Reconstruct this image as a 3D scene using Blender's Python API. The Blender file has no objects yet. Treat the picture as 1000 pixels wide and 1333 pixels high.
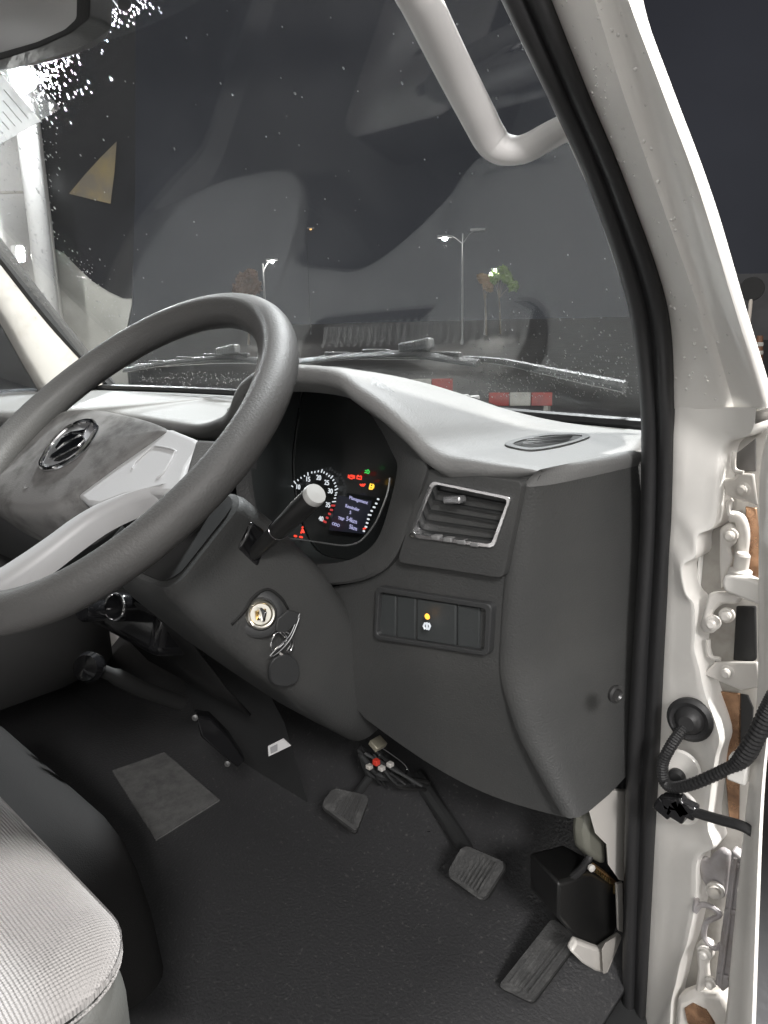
import bpy, bmesh, math, random
from mathutils import Vector as V, Matrix, noise
R = math.radians
random.seed(7)
sc = bpy.context.scene
C = sc.collection

# ------------------------------------------------------------------ camera, world, light, exposure
# metres; the eye is the origin, +X the van's right, +Y its forward direction, +Z up
GROUND = -1.45
YAW, PIT, ROLL, FPX = R(44), R(14), R(1.2), 1000.0
_d = V((-math.sin(YAW)*math.cos(PIT), math.cos(YAW)*math.cos(PIT), -math.sin(PIT)))
_r0 = V((math.cos(YAW), math.sin(YAW), 0)); _u0 = _r0.cross(_d)
_r = _r0*math.cos(ROLL) - _u0*math.sin(ROLL)
_u = _u0*math.cos(ROLL) + _r0*math.sin(ROLL)
cam = bpy.data.objects.new('camera', bpy.data.cameras.new('camera')); C.objects.link(cam)
m3 = Matrix((_r, _u, -_d)).transposed()
cam.matrix_world = m3.to_4x4()
cam.data.sensor_fit = 'VERTICAL'; cam.data.sensor_height = 36.0
cam.data.lens = 36.0*FPX/1333.0
cam.data.clip_start = 0.02; cam.data.clip_end = 1500
sc.camera = cam
sc.view_settings.view_transform = 'Standard'; sc.view_settings.look = 'None'
sc.view_settings.exposure = 2.0; sc.view_settings.gamma = 1.0

w = bpy.data.worlds.new('World'); sc.world = w; w.use_nodes = True
nt = w.node_tree; nt.nodes.clear()
def wn(t, **k):
    n = nt.nodes.new(t)
    for a, b in k.items(): setattr(n, a, b)
    return n
tc = wn('ShaderNodeTexCoord'); dp = wn('ShaderNodeVectorMath', operation='DOT_PRODUCT')
dp.inputs[1].default_value = V((0.30, -0.90, 0.32)).normalized()
nt.links.new(tc.outputs['Generated'], dp.inputs[0])
mr = wn('ShaderNodeMapRange', interpolation_type='SMOOTHSTEP')
mr.inputs['From Min'].default_value = -0.15; mr.inputs['From Max'].default_value = 0.95
nt.links.new(dp.outputs['Value'], mr.inputs['Value'])
sx = wn('ShaderNodeSeparateXYZ'); nt.links.new(tc.outputs['Generated'], sx.inputs[0])
hz = wn('ShaderNodeMapRange'); hz.inputs['From Min'].default_value = 0.0; hz.inputs['From Max'].default_value = 0.45
nt.links.new(sx.outputs['Z'], hz.inputs['Value'])
sky = wn('ShaderNodeMixRGB'); sky.inputs[1].default_value = (0.0088, 0.0092, 0.0108, 1); sky.inputs[2].default_value = (0.0056, 0.0058, 0.0072, 1)
nt.links.new(hz.outputs['Result'], sky.inputs[0])
nzw = wn('ShaderNodeTexNoise'); nzw.inputs['Scale'].default_value = 2.2; nzw.inputs['Detail'].default_value = 5
nt.links.new(tc.outputs['Generated'], nzw.inputs['Vector'])
nzr = wn('ShaderNodeMapRange'); nzr.inputs['From Min'].default_value = .3; nzr.inputs['From Max'].default_value = .7; nzr.inputs['To Min'].default_value = .72; nzr.inputs['To Max'].default_value = 1.35
nt.links.new(nzw.outputs['Fac'], nzr.inputs['Value'])
skm = wn('ShaderNodeVectorMath', operation='SCALE'); nt.links.new(sky.outputs[0], skm.inputs[0]); nt.links.new(nzr.outputs['Result'], skm.inputs['Scale'])
mx = wn('ShaderNodeMixRGB'); mx.inputs[2].default_value = (0.45, 0.442, 0.43, 1)
nt.links.new(mr.outputs['Result'], mx.inputs[0]); nt.links.new(skm.outputs[0], mx.inputs[1])
bg = wn('ShaderNodeBackground'); bg.inputs['Strength'].default_value = 1.0
nt.links.new(mx.outputs[0], bg.inputs['Color'])
wo = wn('ShaderNodeOutputWorld'); nt.links.new(bg.outputs[0], wo.inputs['Surface'])

# the floodlight of the yard the van stands in, high beside the open door
LDIR = V((0.55, 0.45, 0.70)).normalized()
def spot(name, loc, target, watt, size, ang, col):
    l = bpy.data.lights.new(name, 'SPOT'); l.energy = watt; l.shadow_soft_size = size
    l.spot_size = R(ang); l.spot_blend = 0.35; l.color = col
    o = bpy.data.objects.new(name, l); C.objects.link(o); o.location = loc
    o.rotation_euler = (V(target) - V(loc)).to_track_quat('-Z', 'Y').to_euler(); return o
LAMP = V((-0.65, 0.35, -0.2)) + LDIR*6.0
spot('yard_floodlight', LAMP, (-0.65, 0.35, -0.3), 1000, 0.22, 30, (1.0, 0.975, 0.94))
LDIR2 = V((-0.22, 0.50, 0.84)).normalized()
spot('canopy_floodlight', V((-0.8, 0.7, -0.15)) + LDIR2*7.0, (-0.8, 0.6, -0.2), 1550, 0.30, 27, (0.97, 0.98, 1.0))
LDIR3 = V((0.66, -0.48, 0.57)).normalized()
spot('added_fill_spot', V((-0.6, 0.4, -0.5)) + LDIR3*6.0, (-0.5, 0.4, -0.4), 230, 0.4, 34, (1.0, 0.97, 0.95))  # soft fill added out of view to brighten the floor and pillar
def point(name, loc, watt, size, col):
    l = bpy.data.lights.new(name, 'POINT'); l.energy = watt; l.shadow_soft_size = size; l.color = col
    o = bpy.data.objects.new(name, l); C.objects.link(o); o.location = loc; return o

# ------------------------------------------------------------------ measuring helpers
def ray(px, py): return _d + _r*((px-500)/FPX) + _u*((666.5-py)/FPX)
def oX(px, py, X): v = ray(px, py); return v*(X/v.x)
def oY(px, py, Y): v = ray(px, py); return v*(Y/v.y)
def oZ(px, py, Z): v = ray(px, py); return v*(Z/v.z)
def oP(px, py, p0, n): v = ray(px, py); return v*(V(p0).dot(n)/v.dot(n))
def oD(px, py, d): return ray(px, py)*d

# ------------------------------------------------------------------ materials
MATS = {}
def mat(name, col, rough=0.5, metal=0.0, spec=0.5, bump=None, mottle=None, emit=None, coat=0.0, sheen=0.0, wave=None, alpha_t=None):
    """Principled material; bump=(scale, strength); mottle=(scale, colour2, amount 0..1 threshold softness)"""
    if name in MATS: return MATS[name]
    m = bpy.data.materials.new(name); m.use_nodes = True; MATS[name] = m
    t = m.node_tree; b = t.nodes['Principled BSDF']
    b.inputs['Base Color'].default_value = (*col, 1); b.inputs['Roughness'].default_value = rough
    b.inputs['Metallic'].default_value = metal; b.inputs['Specular IOR Level'].default_value = spec
    b.inputs['Coat Weight'].default_value = coat; b.inputs['Coat Roughness'].default_value = 0.06
    b.inputs['Sheen Weight'].default_value = sheen
    N = lambda k: t.nodes.new(k)
    co = N('ShaderNodeTexCoord').outputs['Object']
    if emit:
        b.inputs['Emission Color'].default_value = (*emit[0], 1); b.inputs['Emission Strength'].default_value = emit[1]
    if mottle:
        n = N('ShaderNodeTexNoise'); n.inputs['Scale'].default_value = mottle[0]; n.inputs['Detail'].default_value = 5; n.inputs['Roughness'].default_value = 0.62
        t.links.new(co, n.inputs['Vector'])
        rp = N('ShaderNodeMapRange'); rp.inputs['From Min'].default_value = mottle[2]; rp.inputs['From Max'].default_value = mottle[3]
        t.links.new(n.outputs['Fac'], rp.inputs['Value'])
        x = N('ShaderNodeMixRGB'); x.inputs[1].default_value = (*col, 1); x.inputs[2].default_value = (*mottle[1], 1)
        t.links.new(rp.outputs['Result'], x.inputs[0]); t.links.new(x.outputs[0], b.inputs['Base Color'])
        rr = N('ShaderNodeMapRange'); rr.inputs['To Min'].default_value = max(0.02, rough-0.08); rr.inputs['To Max'].default_value = min(1, rough+0.12)
        t.links.new(n.outputs['Fac'], rr.inputs['Value']); t.links.new(rr.outputs['Result'], b.inputs['Roughness'])
    last = None
    if bump:
        n = N('ShaderNodeTexNoise') if len(bump) < 3 else N('ShaderNodeTexVoronoi')
        n.inputs['Scale'].default_value = bump[0]
        if len(bump) < 3: n.inputs['Detail'].default_value = 3
        t.links.new(co, n.inputs['Vector'])
        bp = N('ShaderNodeBump'); bp.inputs['Strength'].default_value = bump[1]; bp.inputs['Distance'].default_value = 0.002
        t.links.new(n.outputs[0], bp.inputs['Height']); last = bp
    if wave:
        for ax in (0, 1):
            wv = N('ShaderNodeTexWave'); wv.inputs['Scale'].default_value = wave[0]; wv.bands_direction = 'XY'[ax] if wave[2] == 'XY' else wave[2][ax]
            wv.inputs['Distortion'].default_value = wave[3]; t.links.new(co, wv.inputs['Vector'])
            bp = N('ShaderNodeBump'); bp.inputs['Strength'].default_value = wave[1]; bp.inputs['Distance'].default_value = 0.002
            t.links.new(wv.outputs['Color'], bp.inputs['Height'])
            if last: t.links.new(last.outputs[0], bp.inputs['Normal'])
            last = bp
    if last: t.links.new(last.outputs[0], b.inputs['Normal'])
    return m
def emis(name, col, s):
    return mat(name, (0.02, 0.02, 0.02), 0.4, emit=(col, s))
def glass(name, tint, rough=0.0, gain=1.0, film=0.0):
    m = bpy.data.materials.new(name); m.use_nodes = True; t = m.node_tree; t.nodes.clear(); N = t.nodes.new
    tr = N('ShaderNodeBsdfTransparent'); tr.inputs[0].default_value = (*tint, 1)
    gl = N('ShaderNodeBsdfGlossy'); gl.inputs['Roughness'].default_value = rough
    lw = N('ShaderNodeLayerWeight'); lw.inputs[0].default_value = 0.5
    pw = N('ShaderNodeMath'); pw.operation = 'POWER'; pw.inputs[1].default_value = 5; t.links.new(lw.outputs['Facing'], pw.inputs[0])
    ma = N('ShaderNodeMath'); ma.operation = 'MULTIPLY_ADD'; ma.inputs[1].default_value = 0.93; ma.inputs[2].default_value = 0.045*gain
    t.links.new(pw.outputs[0], ma.inputs[0])
    mi = N('ShaderNodeMixShader'); t.links.new(ma.outputs[0], mi.inputs[0]); t.links.new(tr.outputs[0], mi.inputs[1]); t.links.new(gl.outputs[0], mi.inputs[2])
    o = N('ShaderNodeOutputMaterial')
    if film:
        df = N('ShaderNodeBsdfTranslucent'); df.inputs[0].default_value = (.8, .8, .82, 1); dd1 = N('ShaderNodeBsdfDiffuse'); dd1.inputs[0].default_value = (.8, .8, .82, 1)
        dm2 = N('ShaderNodeMixShader'); t.links.new(df.outputs[0], dm2.inputs[1]); t.links.new(dd1.outputs[0], dm2.inputs[2])
        nz = N('ShaderNodeTexNoise'); nz.inputs['Scale'].default_value = 5; nz.inputs['Detail'].default_value = 6
        mg = N('ShaderNodeMapRange'); mg.inputs['From Min'].default_value = .3; mg.inputs['From Max'].default_value = .75; mg.inputs['To Min'].default_value = film*.5; mg.inputs['To Max'].default_value = film*1.5
        tcn = N('ShaderNodeTexCoord'); t.links.new(tcn.outputs['Object'], nz.inputs['Vector']); t.links.new(nz.outputs['Fac'], mg.inputs['Value'])
        m2 = N('ShaderNodeMixShader'); t.links.new(mg.outputs['Result'], m2.inputs[0]); t.links.new(mi.outputs[0], m2.inputs[1]); t.links.new(dm2.outputs[0], m2.inputs[2]); mi = m2
    t.links.new(mi.outputs[0], o.inputs[0]); return m

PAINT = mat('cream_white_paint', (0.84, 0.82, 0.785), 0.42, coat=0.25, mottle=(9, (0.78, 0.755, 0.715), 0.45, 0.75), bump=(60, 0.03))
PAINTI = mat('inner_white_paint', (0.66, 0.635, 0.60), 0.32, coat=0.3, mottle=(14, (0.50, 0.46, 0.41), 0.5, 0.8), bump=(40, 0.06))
SEALANT = mat('grey_seam_sealer', (0.42, 0.40, 0.37), 0.7, bump=(150, 0.3))
STEEL = mat('zinc_bracket', (0.62, 0.60, 0.57), 0.42, 0.25, mottle=(30, (0.5, 0.44, 0.36), 0.5, 0.8))
BROWNREFL = mat('brown_reflection_metal', (0.40, 0.235, 0.14), 0.25, 0.7, mottle=(30, (0.12, 0.07, 0.045), 0.42, 0.66), bump=(60, .4))  # brown tone painted in for reflections on the metal
RUBBER = mat('black_rubber', (0.022, 0.022, 0.023), 0.48, bump=(220, 0.12))
RUBBERW = mat('wet_black_rubber', (0.035, 0.035, 0.036), 0.38, bump=(420, 0.9))
DASH = mat('dark_grey_grained_plastic', (0.052, 0.053, 0.053), 0.48, bump=(480, 0.35), mottle=(5, (0.066, 0.066, 0.064), 0.4, 0.75))
PADM = mat('glare_paled_grained_pad', (0.15, 0.15, 0.148), 0.6, spec=0.4, bump=(520, 0.3), mottle=(14, (0.17, 0.17, 0.167), 0.4, 0.7))  # dash plastic made paler, so the glare on top is in its colour
DASHD = mat('black_grained_plastic', (0.040, 0.041, 0.042), 0.5, bump=(1200, 0.2))
GREEN = mat('soft_black_cluster_plastic', (0.030, 0.034, 0.034), 0.42, bump=(1200, 0.1))
GLOSSB = mat('gloss_black_plastic', (0.010, 0.010, 0.011), 0.10)
BLACK = mat('matt_black', (0.012, 0.012, 0.012), 0.8)
LEATHER = mat('grained_grey_wheel_rubber', (0.064, 0.063, 0.062), 0.56, bump=(520, 0.25), mottle=(16, (0.066, 0.064, 0.062), 0.45, 0.8))
PAD = mat('dusty_grey_pad', (0.125, 0.122, 0.12), 0.68, spec=.3, bump=(900, 0.2), mottle=(34, (0.068, 0.066, 0.064), 0.48, 0.68))
SILVER = mat('silver_painted_plastic', (0.48, 0.48, 0.485), 0.38, 0.25, mottle=(30, (0.48, 0.48, 0.48), 0.52, 0.7), bump=(900, 0.08))
CHROME = mat('chrome', (0.82, 0.82, 0.83), 0.07, 1.0)
BRASS = mat('brass_contacts', (0.75, 0.55, 0.25), 0.25, 1.0)
MATFL = mat('dark_floor_mat', (0.044, 0.044, 0.046), 0.36, bump=(260, 0.5), mottle=(170, (0.14, 0.137, 0.133), 0.60, 0.80))
CARPET = mat('grey_carpet', (0.085, 0.084, 0.083), 0.9, bump=(900, 0.9))
KNIT = mat('white_knit_cover', (0.235, 0.226, 0.222), 0.9, sheen=0.1, wave=(115, 0.6, 'XY', 1.1), mottle=(7, (0.20, 0.192, 0.19), .35, .7))
VINYL = mat('grey_vinyl', (0.055, 0.056, 0.053), 0.5, bump=(500, 0.2))
CONSOLE = mat('dark_console_cloth', (0.022, 0.0215, 0.0215), 0.95, spec=.15, bump=(800, 0.4))
HEAD = mat('light_grey_headliner', (0.66, 0.65, 0.63), 0.9, bump=(600, 0.4))
HANDLEM = mat('pale_grey_handle_plastic', (0.74, 0.725, 0.715), 0.42, bump=(900, 0.08))
GLASSM = glass('windscreen_glass', (0.92, 0.935, 0.93), rough=.02, gain=1.3, film=0.003)
PAPER = mat('white_paper', (0.62, 0.62, 0.62), 0.8)
SHEET = bpy.data.materials.new('thin_paper'); SHEET.use_nodes = True
_t = SHEET.node_tree; _t.nodes.clear(); _a = _t.nodes.new('ShaderNodeBsdfDiffuse'); _b = _t.nodes.new('ShaderNodeBsdfTranslucent'); _m = _t.nodes.new('ShaderNodeMixShader'); _o = _t.nodes.new('ShaderNodeOutputMaterial')
_a.inputs[0].default_value = (.8, .8, .8, 1); _b.inputs[0].default_value = (.8, .8, .8, 1); _m.inputs[0].default_value = .5
_t.links.new(_a.outputs[0], _m.inputs[1]); _t.links.new(_b.outputs[0], _m.inputs[2]); _t.links.new(_m.outputs[0], _o.inputs[0])
PRINT = mat('grey_print', (0.3, 0.3, 0.31), 0.8)
ASPH = mat('wet_asphalt', (0.010, 0.0085, 0.008), 0.5, bump=(30, 0.5), mottle=(1.2, (0.018, 0.014, 0.0125), 0.4, 0.7))

# ------------------------------------------------------------------ mesh helpers
def catmull(pts, n, closed=False):
    P = [V(p) for p in pts]; k = len(P); out = []
    segs = k if closed else k-1
    for i in range(n if closed else n+1):
        t = i/n*segs; j = min(int(t), segs-1); f = t-j
        if closed: a, b, c, d = P[(j-1) % k], P[j % k], P[(j+1) % k], P[(j+2) % k]
        else:
            b, c = P[j], P[j+1]; a = P[j-1] if j > 0 else b*2-c; d = P[j+2] if j+2 < k else c*2-b
        out.append(0.5*((2*b)+(c-a)*f+(2*a-5*b+4*c-d)*f*f+(3*b-a-3*c+d)*f**3))
    return out
def linear(pts, n):
    P = [V(p) for p in pts]; L = [0]
    for a, b in zip(P, P[1:]): L.append(L[-1]+(b-a).length)
    out = []
    for i in range(n+1):
        s = L[-1]*i/n; j = 0
        while j < len(P)-2 and L[j+1] < s: j += 1
        f = (s-L[j])/max(1e-9, L[j+1]-L[j]); out.append(P[j].lerp(P[j+1], f))
    return out
class MB:
    def __init__(s): s.v = []; s.f = []
    def add(s, vs, fs):
        o = len(s.v); s.v += [V(v) for v in vs]; s.f += [tuple(i+o for i in f) for f in fs]; return s
    def prism(s, pts, vec):
        pts = [V(p) for p in pts]; n = len(pts); vec = V(vec)
        return s.add(pts+[p+vec for p in pts], [tuple(range(n-1, -1, -1)), tuple(range(n, 2*n))]+[(i, (i+1) % n, n+(i+1) % n, n+i) for i in range(n)])
    def box(s, c, hx, hy, hz, M=None):
        c = V(c); vs = [V((a*hx, b*hy, d*hz)) for d in (-1, 1) for b in (-1, 1) for a in (-1, 1)]
        if M: vs = [M @ v for v in vs]
        return s.add([c+v for v in vs], [(0, 2, 3, 1), (4, 5, 7, 6), (0, 1, 5, 4), (2, 6, 7, 3), (0, 4, 6, 2), (1, 3, 7, 5)])
    def tube(s, path, r, seg=12, closed=False, caps=True, flat=None):
        """swept round section; r number or list; flat=(axis vector, factor) squashes the section along that axis"""
        P = [V(p) for p in path]; n = len(P); rr = r if isinstance(r, (list, tuple)) else [r]*n
        rings = []; T0 = None; N = None
        for i in range(n):
            a = P[(i-1) % n] if (closed or i > 0) else P[i]; b = P[(i+1) % n] if (closed or i < n-1) else P[i]
            T = (b-a).normalized()
            if N is None:
                N = T.orthogonal().normalized()
            else:
                N = (N - T*N.dot(T)).normalized()
            B = T.cross(N)
            rings.append([N*math.cos(2*math.pi*k/seg)*rr[i]+B*math.sin(2*math.pi*k/seg)*rr[i] for k in range(seg)])
        vs = []
        for i in range(n):
            for q in rings[i]:
                if flat: ax = V(flat[0]).normalized(); q = q - ax*(q.dot(ax)*(1-flat[1]))
                vs.append(P[i]+q)
        fs = []
        for i in range(n if closed else n-1):
            j = (i+1) % n
            for k in range(seg): fs.append((i*seg+k, i*seg+(k+1) % seg, j*seg+(k+1) % seg, j*seg+k))
        if caps and not closed: fs += [tuple(range(seg-1, -1, -1)), tuple((n-1)*seg+k for k in range(seg))]
        return s.add(vs, fs)
    def loft(s, rows, closed=False, cap=False):
        n = len(rows[0]); vs = [p for r in rows for p in r]; fs = []
        for i in range(len(rows)-1):
            for k in range(n if closed else n-1):
                fs.append((i*n+k, i*n+(k+1) % n, (i+1)*n+(k+1) % n, (i+1)*n+k))
        if cap: fs += [tuple(range(n-1, -1, -1)), tuple((len(rows)-1)*n+k for k in range(n))]
        return s.add(vs, fs)
    def lathe(s, c, axis, prof, seg=20):
        """prof: list of (radius, offset along axis)"""
        axis = V(axis).normalized(); a = axis.orthogonal().normalized(); b = axis.cross(a); c = V(c)
        rows = [[c+axis*h+(a*math.cos(2*math.pi*k/seg)+b*math.sin(2*math.pi*k/seg))*max(r, 1e-5) for k in range(seg)] for r, h in prof]
        return s.loft(rows, True, True)
    def build(s, name, m, parent=None, smooth=True, bevel=0.0, bseg=2, solid=0.0, soff=-1, subsurf=0, angle=35, kind=None):
        me = bpy.data.meshes.new(name); me.from_pydata([tuple(v) for v in s.v], [], s.f)
        bm = bmesh.new(); bm.from_mesh(me); bmesh.ops.remove_doubles(bm, verts=bm.verts, dist=1e-6)
        bmesh.ops.recalc_face_normals(bm, faces=bm.faces); bm.to_mesh(me); bm.free()
        if smooth:
            me.shade_smooth()
            me.set_sharp_from_angle(angle=R(angle))
        me.materials.append(m)
        o = bpy.data.objects.new(name, me); C.objects.link(o)
        if parent is not None: adopt(o, parent)
        if solid: md = o.modifiers.new('s', 'SOLIDIFY'); md.thickness = solid; md.offset = soff
        if subsurf: md = o.modifiers.new('ss', 'SUBSURF'); md.levels = md.render_levels = subsurf
        if bevel:
            md = o.modifiers.new('b', 'BEVEL'); md.width = bevel; md.segments = bseg; md.limit_method = 'ANGLE'; md.angle_limit = R(30)
        if kind: o['kind'] = kind
        return o
WM = {}
def adopt(o, parent):
    o.parent = parent
    o.matrix_parent_inverse = WM.get(parent.name, Matrix()).inverted()
def thing(name, label, cat, loc=(0, 0, 0), group=None):
    o = bpy.data.objects.new(name, None); C.objects.link(o); o.location = loc; o.empty_display_size = 0.1
    WM[o.name] = Matrix.Translation(V(loc)); tag(o, label, cat, group); return o
def tag(o, label, cat, group=None):
    o['label'] = label; o['category'] = cat
    if group: o['group'] = group
    return o
def structure(o): o['kind'] = 'structure'; return o
def text(name, s, c, rx, uy, size, m, parent, depth=0.0004, shear=0.0):
    """lettering centred on c, reading along rx, up along uy"""
    cu = bpy.data.curves.new(name, 'FONT'); cu.body = s; cu.size = size; cu.align_x = 'CENTER'; cu.align_y = 'CENTER'; cu.extrude = depth; cu.shear = shear
    o = bpy.data.objects.new(name, cu); dg = bpy.context.evaluated_depsgraph_get()
    C.objects.link(o); dg.update(); me = bpy.data.meshes.new_from_object(o.evaluated_get(dg)); C.objects.unlink(o); bpy.data.objects.remove(o)
    rx = V(rx).normalized(); uy = V(uy).normalized(); nz = rx.cross(uy)
    me.transform(Matrix((rx, uy, nz)).transposed().to_4x4()); me.transform(Matrix.Translation(V(c)))
    me.materials.clear(); me.materials.append(m); me.name = name
    o = bpy.data.objects.new(name, me); C.objects.link(o); adopt(o, parent); return o
def rrect(c, ax, ay, hw, hh, r, n=5):
    c = V(c); ax = V(ax); ay = V(ay); out = []
    for sx_, sy_, a0 in ((1, 1, 0), (-1, 1, 90), (-1, -1, 180), (1, -1, 270)):
        for k in range(n+1):
            a = R(a0+90*k/n); out.append(c+ax*(sx_*(hw-r)+r*math.cos(a))+ay*(sy_*(hh-r)+r*math.sin(a)))
    return out

# ================================================================== the van's body
body = thing('van_body', 'cream white van body around the open doorway, with windscreen and black door seal', 'van body', (-0.95, 0.2, GROUND))
def px3(levels, col, X0, tum):
    """column of the right front pillar: image columns turned into points on the slightly leaning doorway plane"""
    out = []
    for row in levels:
        py, px = row[0], row[col]
        k = max(0.0, (520-py)/520); out.append(oX(px, py, X0 - tum*k))
    return out
LV = [(-70, 622, 690, 752, 763, 781, 803), (0, 655, 716, 775, 786, 802, 821), (120, 712, 764, 812, 823, 840, 866),
      (250, 770, 818, 857, 867, 883, 915), (400, 819, 868, 910, 918, 932, 960), (520, 834, 875, 945, 953, 967, 997), (530, 834, 875, 946, 954, 968, 997)]
LS = LV[:-1] + [(600, 836, 877), (700, 834, 874), (850, 825, 866), (1000, 817, 859), (1090, 814, 854), (1333, 810, 842), (1430, 807, 838)]
cols = [px3(LV, c, X0, tum) for c, X0, tum in ((2, -0.292, 0.03), (3, -0.245, 0.035), (4, -0.240, 0.035), (5, -0.226, 0.04), (6, -0.198, 0.05))]
cs = [catmull(c, 30) for c in cols]
tow = V((0.25, -0.95, 0))
rows = []
for i in range(31):
    a, b, c_, d_, e_ = (q[i] for q in cs)
    rows.append([a+V((-0.035, 0.03, 0)), a+V((-0.004, 0.004, 0)), a, a.lerp(b, .12)+tow*.003, a.lerp(b, .5)+tow*.004, a.lerp(b, .9)+tow*.004, b+tow*.004, c_+tow*.001, c_.lerp(d_, .5), d_, d_.lerp(e_, .3)+tow*.003,
                 d_.lerp(e_, .65)+tow*.006, d_.lerp(e_, .9)+tow*.004, e_, e_+V((0.002, 0.01, 0)), e_+V((-0.015, 0.06, 0))])
MB().loft(rows).build('windscreen_pillar', PAINT, body, angle=60)
# hinge pillar below it: a flat flange beside the seal and a recess where the hinges sit
YP = 0.674
J = [(985, 530), (977, 564), (950, 575), (940, 591), (936, 629), (930, 683), (908, 697), (905, 724), (888, 738), (893, 772), (904, 788), (905, 824), (904, 845), (911, 872),
     (917, 900), (936, 957), (931, 986), (925, 1033), (921, 1076), (928, 1103), (908, 1119), (905, 1176), (895, 1226), (886, 1252), (880, 1280), (874, 1305), (872, 1345), (868, 1430)]
Jp = catmull([oY(x, y, YP) for x, y in J], 110)
ydel = lambda p, d: p*((p.y+d)/p.y)
left = [ydel(oX(x-4, y, -0.290), .006) for y, x in ((530, 874), (600, 877), (700, 874), (850, 866), (1000, 859), (1090, 854), (1333, 842), (1430, 838))]
lp = catmull(left, 110)
rows = []
def to_px(p): return 500+FPX*p.dot(_r)/p.dot(_d)
pil_px = [(875, cols[0][-1].y), (945, cols[1][-1].y), (953, cols[2][-1].y), (967, cols[3][-1].y), (997, cols[4][-1].y)]
def pil_y(x):
    if x <= 875: return pil_px[0][1]
    for (xa, ya), (xb, yb2) in zip(pil_px, pil_px[1:]):
        if x <= xb: return ya+(yb2-ya)*(x-xa)/(xb-xa)
    return pil_px[-1][1]
for a, b in zip(lp, Jp):
    s_ = min(1, max(0, (a.z+.19)/.11)); s_ = s_*s_*(3-2*s_)
    q = []
    for f, o in ((0, 0), (.15, -.002), (.35, -.001), (.5, -.001), (.65, -.001), (.80, -.001), (.88, -.001), (.94, -.001), (1, 0)):
        p = a.lerp(b, f); yt = pil_y(to_px(p)) - (.002 if f > 0 else -.006)
        q.append(ydel(p, (yt-p.y)*s_) + V((0, o, 0)))
    rows.append(q+[q[-1]+V((0.002, 0.004, 0)), V((b.x+.003, b.y+.030, b.z))])
MB().loft(rows).build('hinge_pillar', PAINT, body, angle=50)
rec = [b+V((0.002, 0.028, 0)) for b in Jp]
def to_py(p): return 666.5-FPX*p.dot(_u)/p.dot(_d)
ER = [(500, 1016), (860, 1011), (930, 1004), (1000, 996), (1080, 990), (1215, 984), (1333, 980), (1450, 976)]
def er_at(y):
    for (ya, xa), (yb_, xb) in zip(ER, ER[1:]):
        if y <= yb_: return xa+(xb-xa)*max(0, y-ya)/(yb_-ya)
    return 976
MB().loft([[a, a.lerp(oY(er_at(to_py(a))-5, to_py(a), a.y+.004), .5), oY(er_at(to_py(a))-5, to_py(a), a.y+.006)] for a in rec]).build('hinge_recess', mat('recess_shade_paint', (0.36, 0.345, 0.32), 0.4, mottle=(25, (0.22, 0.20, 0.17), 0.5, 0.78), bump=(50, .1)), body)  # inner paint darkened to put the recess shade into its colour
def plate(name, pts, y, th, m, parent, bevel=0.0015, mbs=None):
    mb = MB().prism([oY(a, b, y) for a, b in pts], (0, th, 0))
    return mb.build(name, m, parent, bevel=bevel) if parent is not None else mb
def bolt(parent, px, py, y, r, m=STEEL):
    c = oY(px, py, y); mb = MB()
    mb.lathe(c, (0.1, -1, 0.05), [(r*1.35, -0.003), (r*1.35, 0.001), (r*0.95, 0.0015), (r*0.95, 0.006), (r*0.55, 0.0075), (0, 0.0075)], 14)
    return mb.build('bolt', m, parent)
# dark openings and brown metal reflections painted as patches in the recess
plate('pillar_opening', [(955, 592), (964, 586), (984, 570), (984, 614), (960, 613)], YP+0.024, 0.002, mat('shaded_hollow', (0.10, 0.095, 0.09), 0.7), body)
plate('pillar_opening', [(958, 789), (984, 789), (985, 858), (980, 862), (954, 860)], YP+0.020, 0.003, BLACK, body)
plate('pillar_opening', [(964, 903), (974, 905), (981, 922), (979, 958), (972, 985), (963, 990)], YP+0.022, 0.002, BLACK, body)
plate('reflection_patch', [(970, 659), (985, 662), (989, 700), (988, 760), (976, 757), (966, 735), (972, 700)], YP+0.023, 0.002, BROWNREFL, body)
plate('reflection_patch', [(938, 900), (964, 903), (963, 990), (962, 1075), (949, 1070), (940, 960)], YP+0.025, 0.002, BROWNREFL, body)
# upper door hinge
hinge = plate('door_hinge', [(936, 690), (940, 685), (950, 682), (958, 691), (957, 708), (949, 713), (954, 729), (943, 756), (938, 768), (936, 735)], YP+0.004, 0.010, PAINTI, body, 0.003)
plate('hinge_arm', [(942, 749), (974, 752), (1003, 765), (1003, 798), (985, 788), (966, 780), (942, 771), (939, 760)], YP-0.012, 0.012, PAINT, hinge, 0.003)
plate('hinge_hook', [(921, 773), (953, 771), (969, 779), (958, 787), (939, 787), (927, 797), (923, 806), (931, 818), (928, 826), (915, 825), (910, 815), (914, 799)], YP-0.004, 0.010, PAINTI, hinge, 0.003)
MB().tube(catmull([oY(952, 672, YP+.012), oY(963, 676, YP+.012), oY(968, 695, YP+.012), oY(965, 725, YP+.012)], 10), 0.0055, 12).build('hinge_tube', PAINTI, hinge)
for a, b, r_ in ((951, 697, .0045), (928, 811, .005), (946, 801, .005)): bolt(hinge, a, b, YP-0.005, r_, PAINTI)
MB().lathe(oY(963, 748, YP+.002), (0.05, 0, 1), [(0.010, 0), (0.010, 0.004), (0.0065, 0.006), (0.0065, 0.018), (0.005, 0.02), (0, 0.02)]).build('hinge_bushing', PAINTI, hinge)
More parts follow.
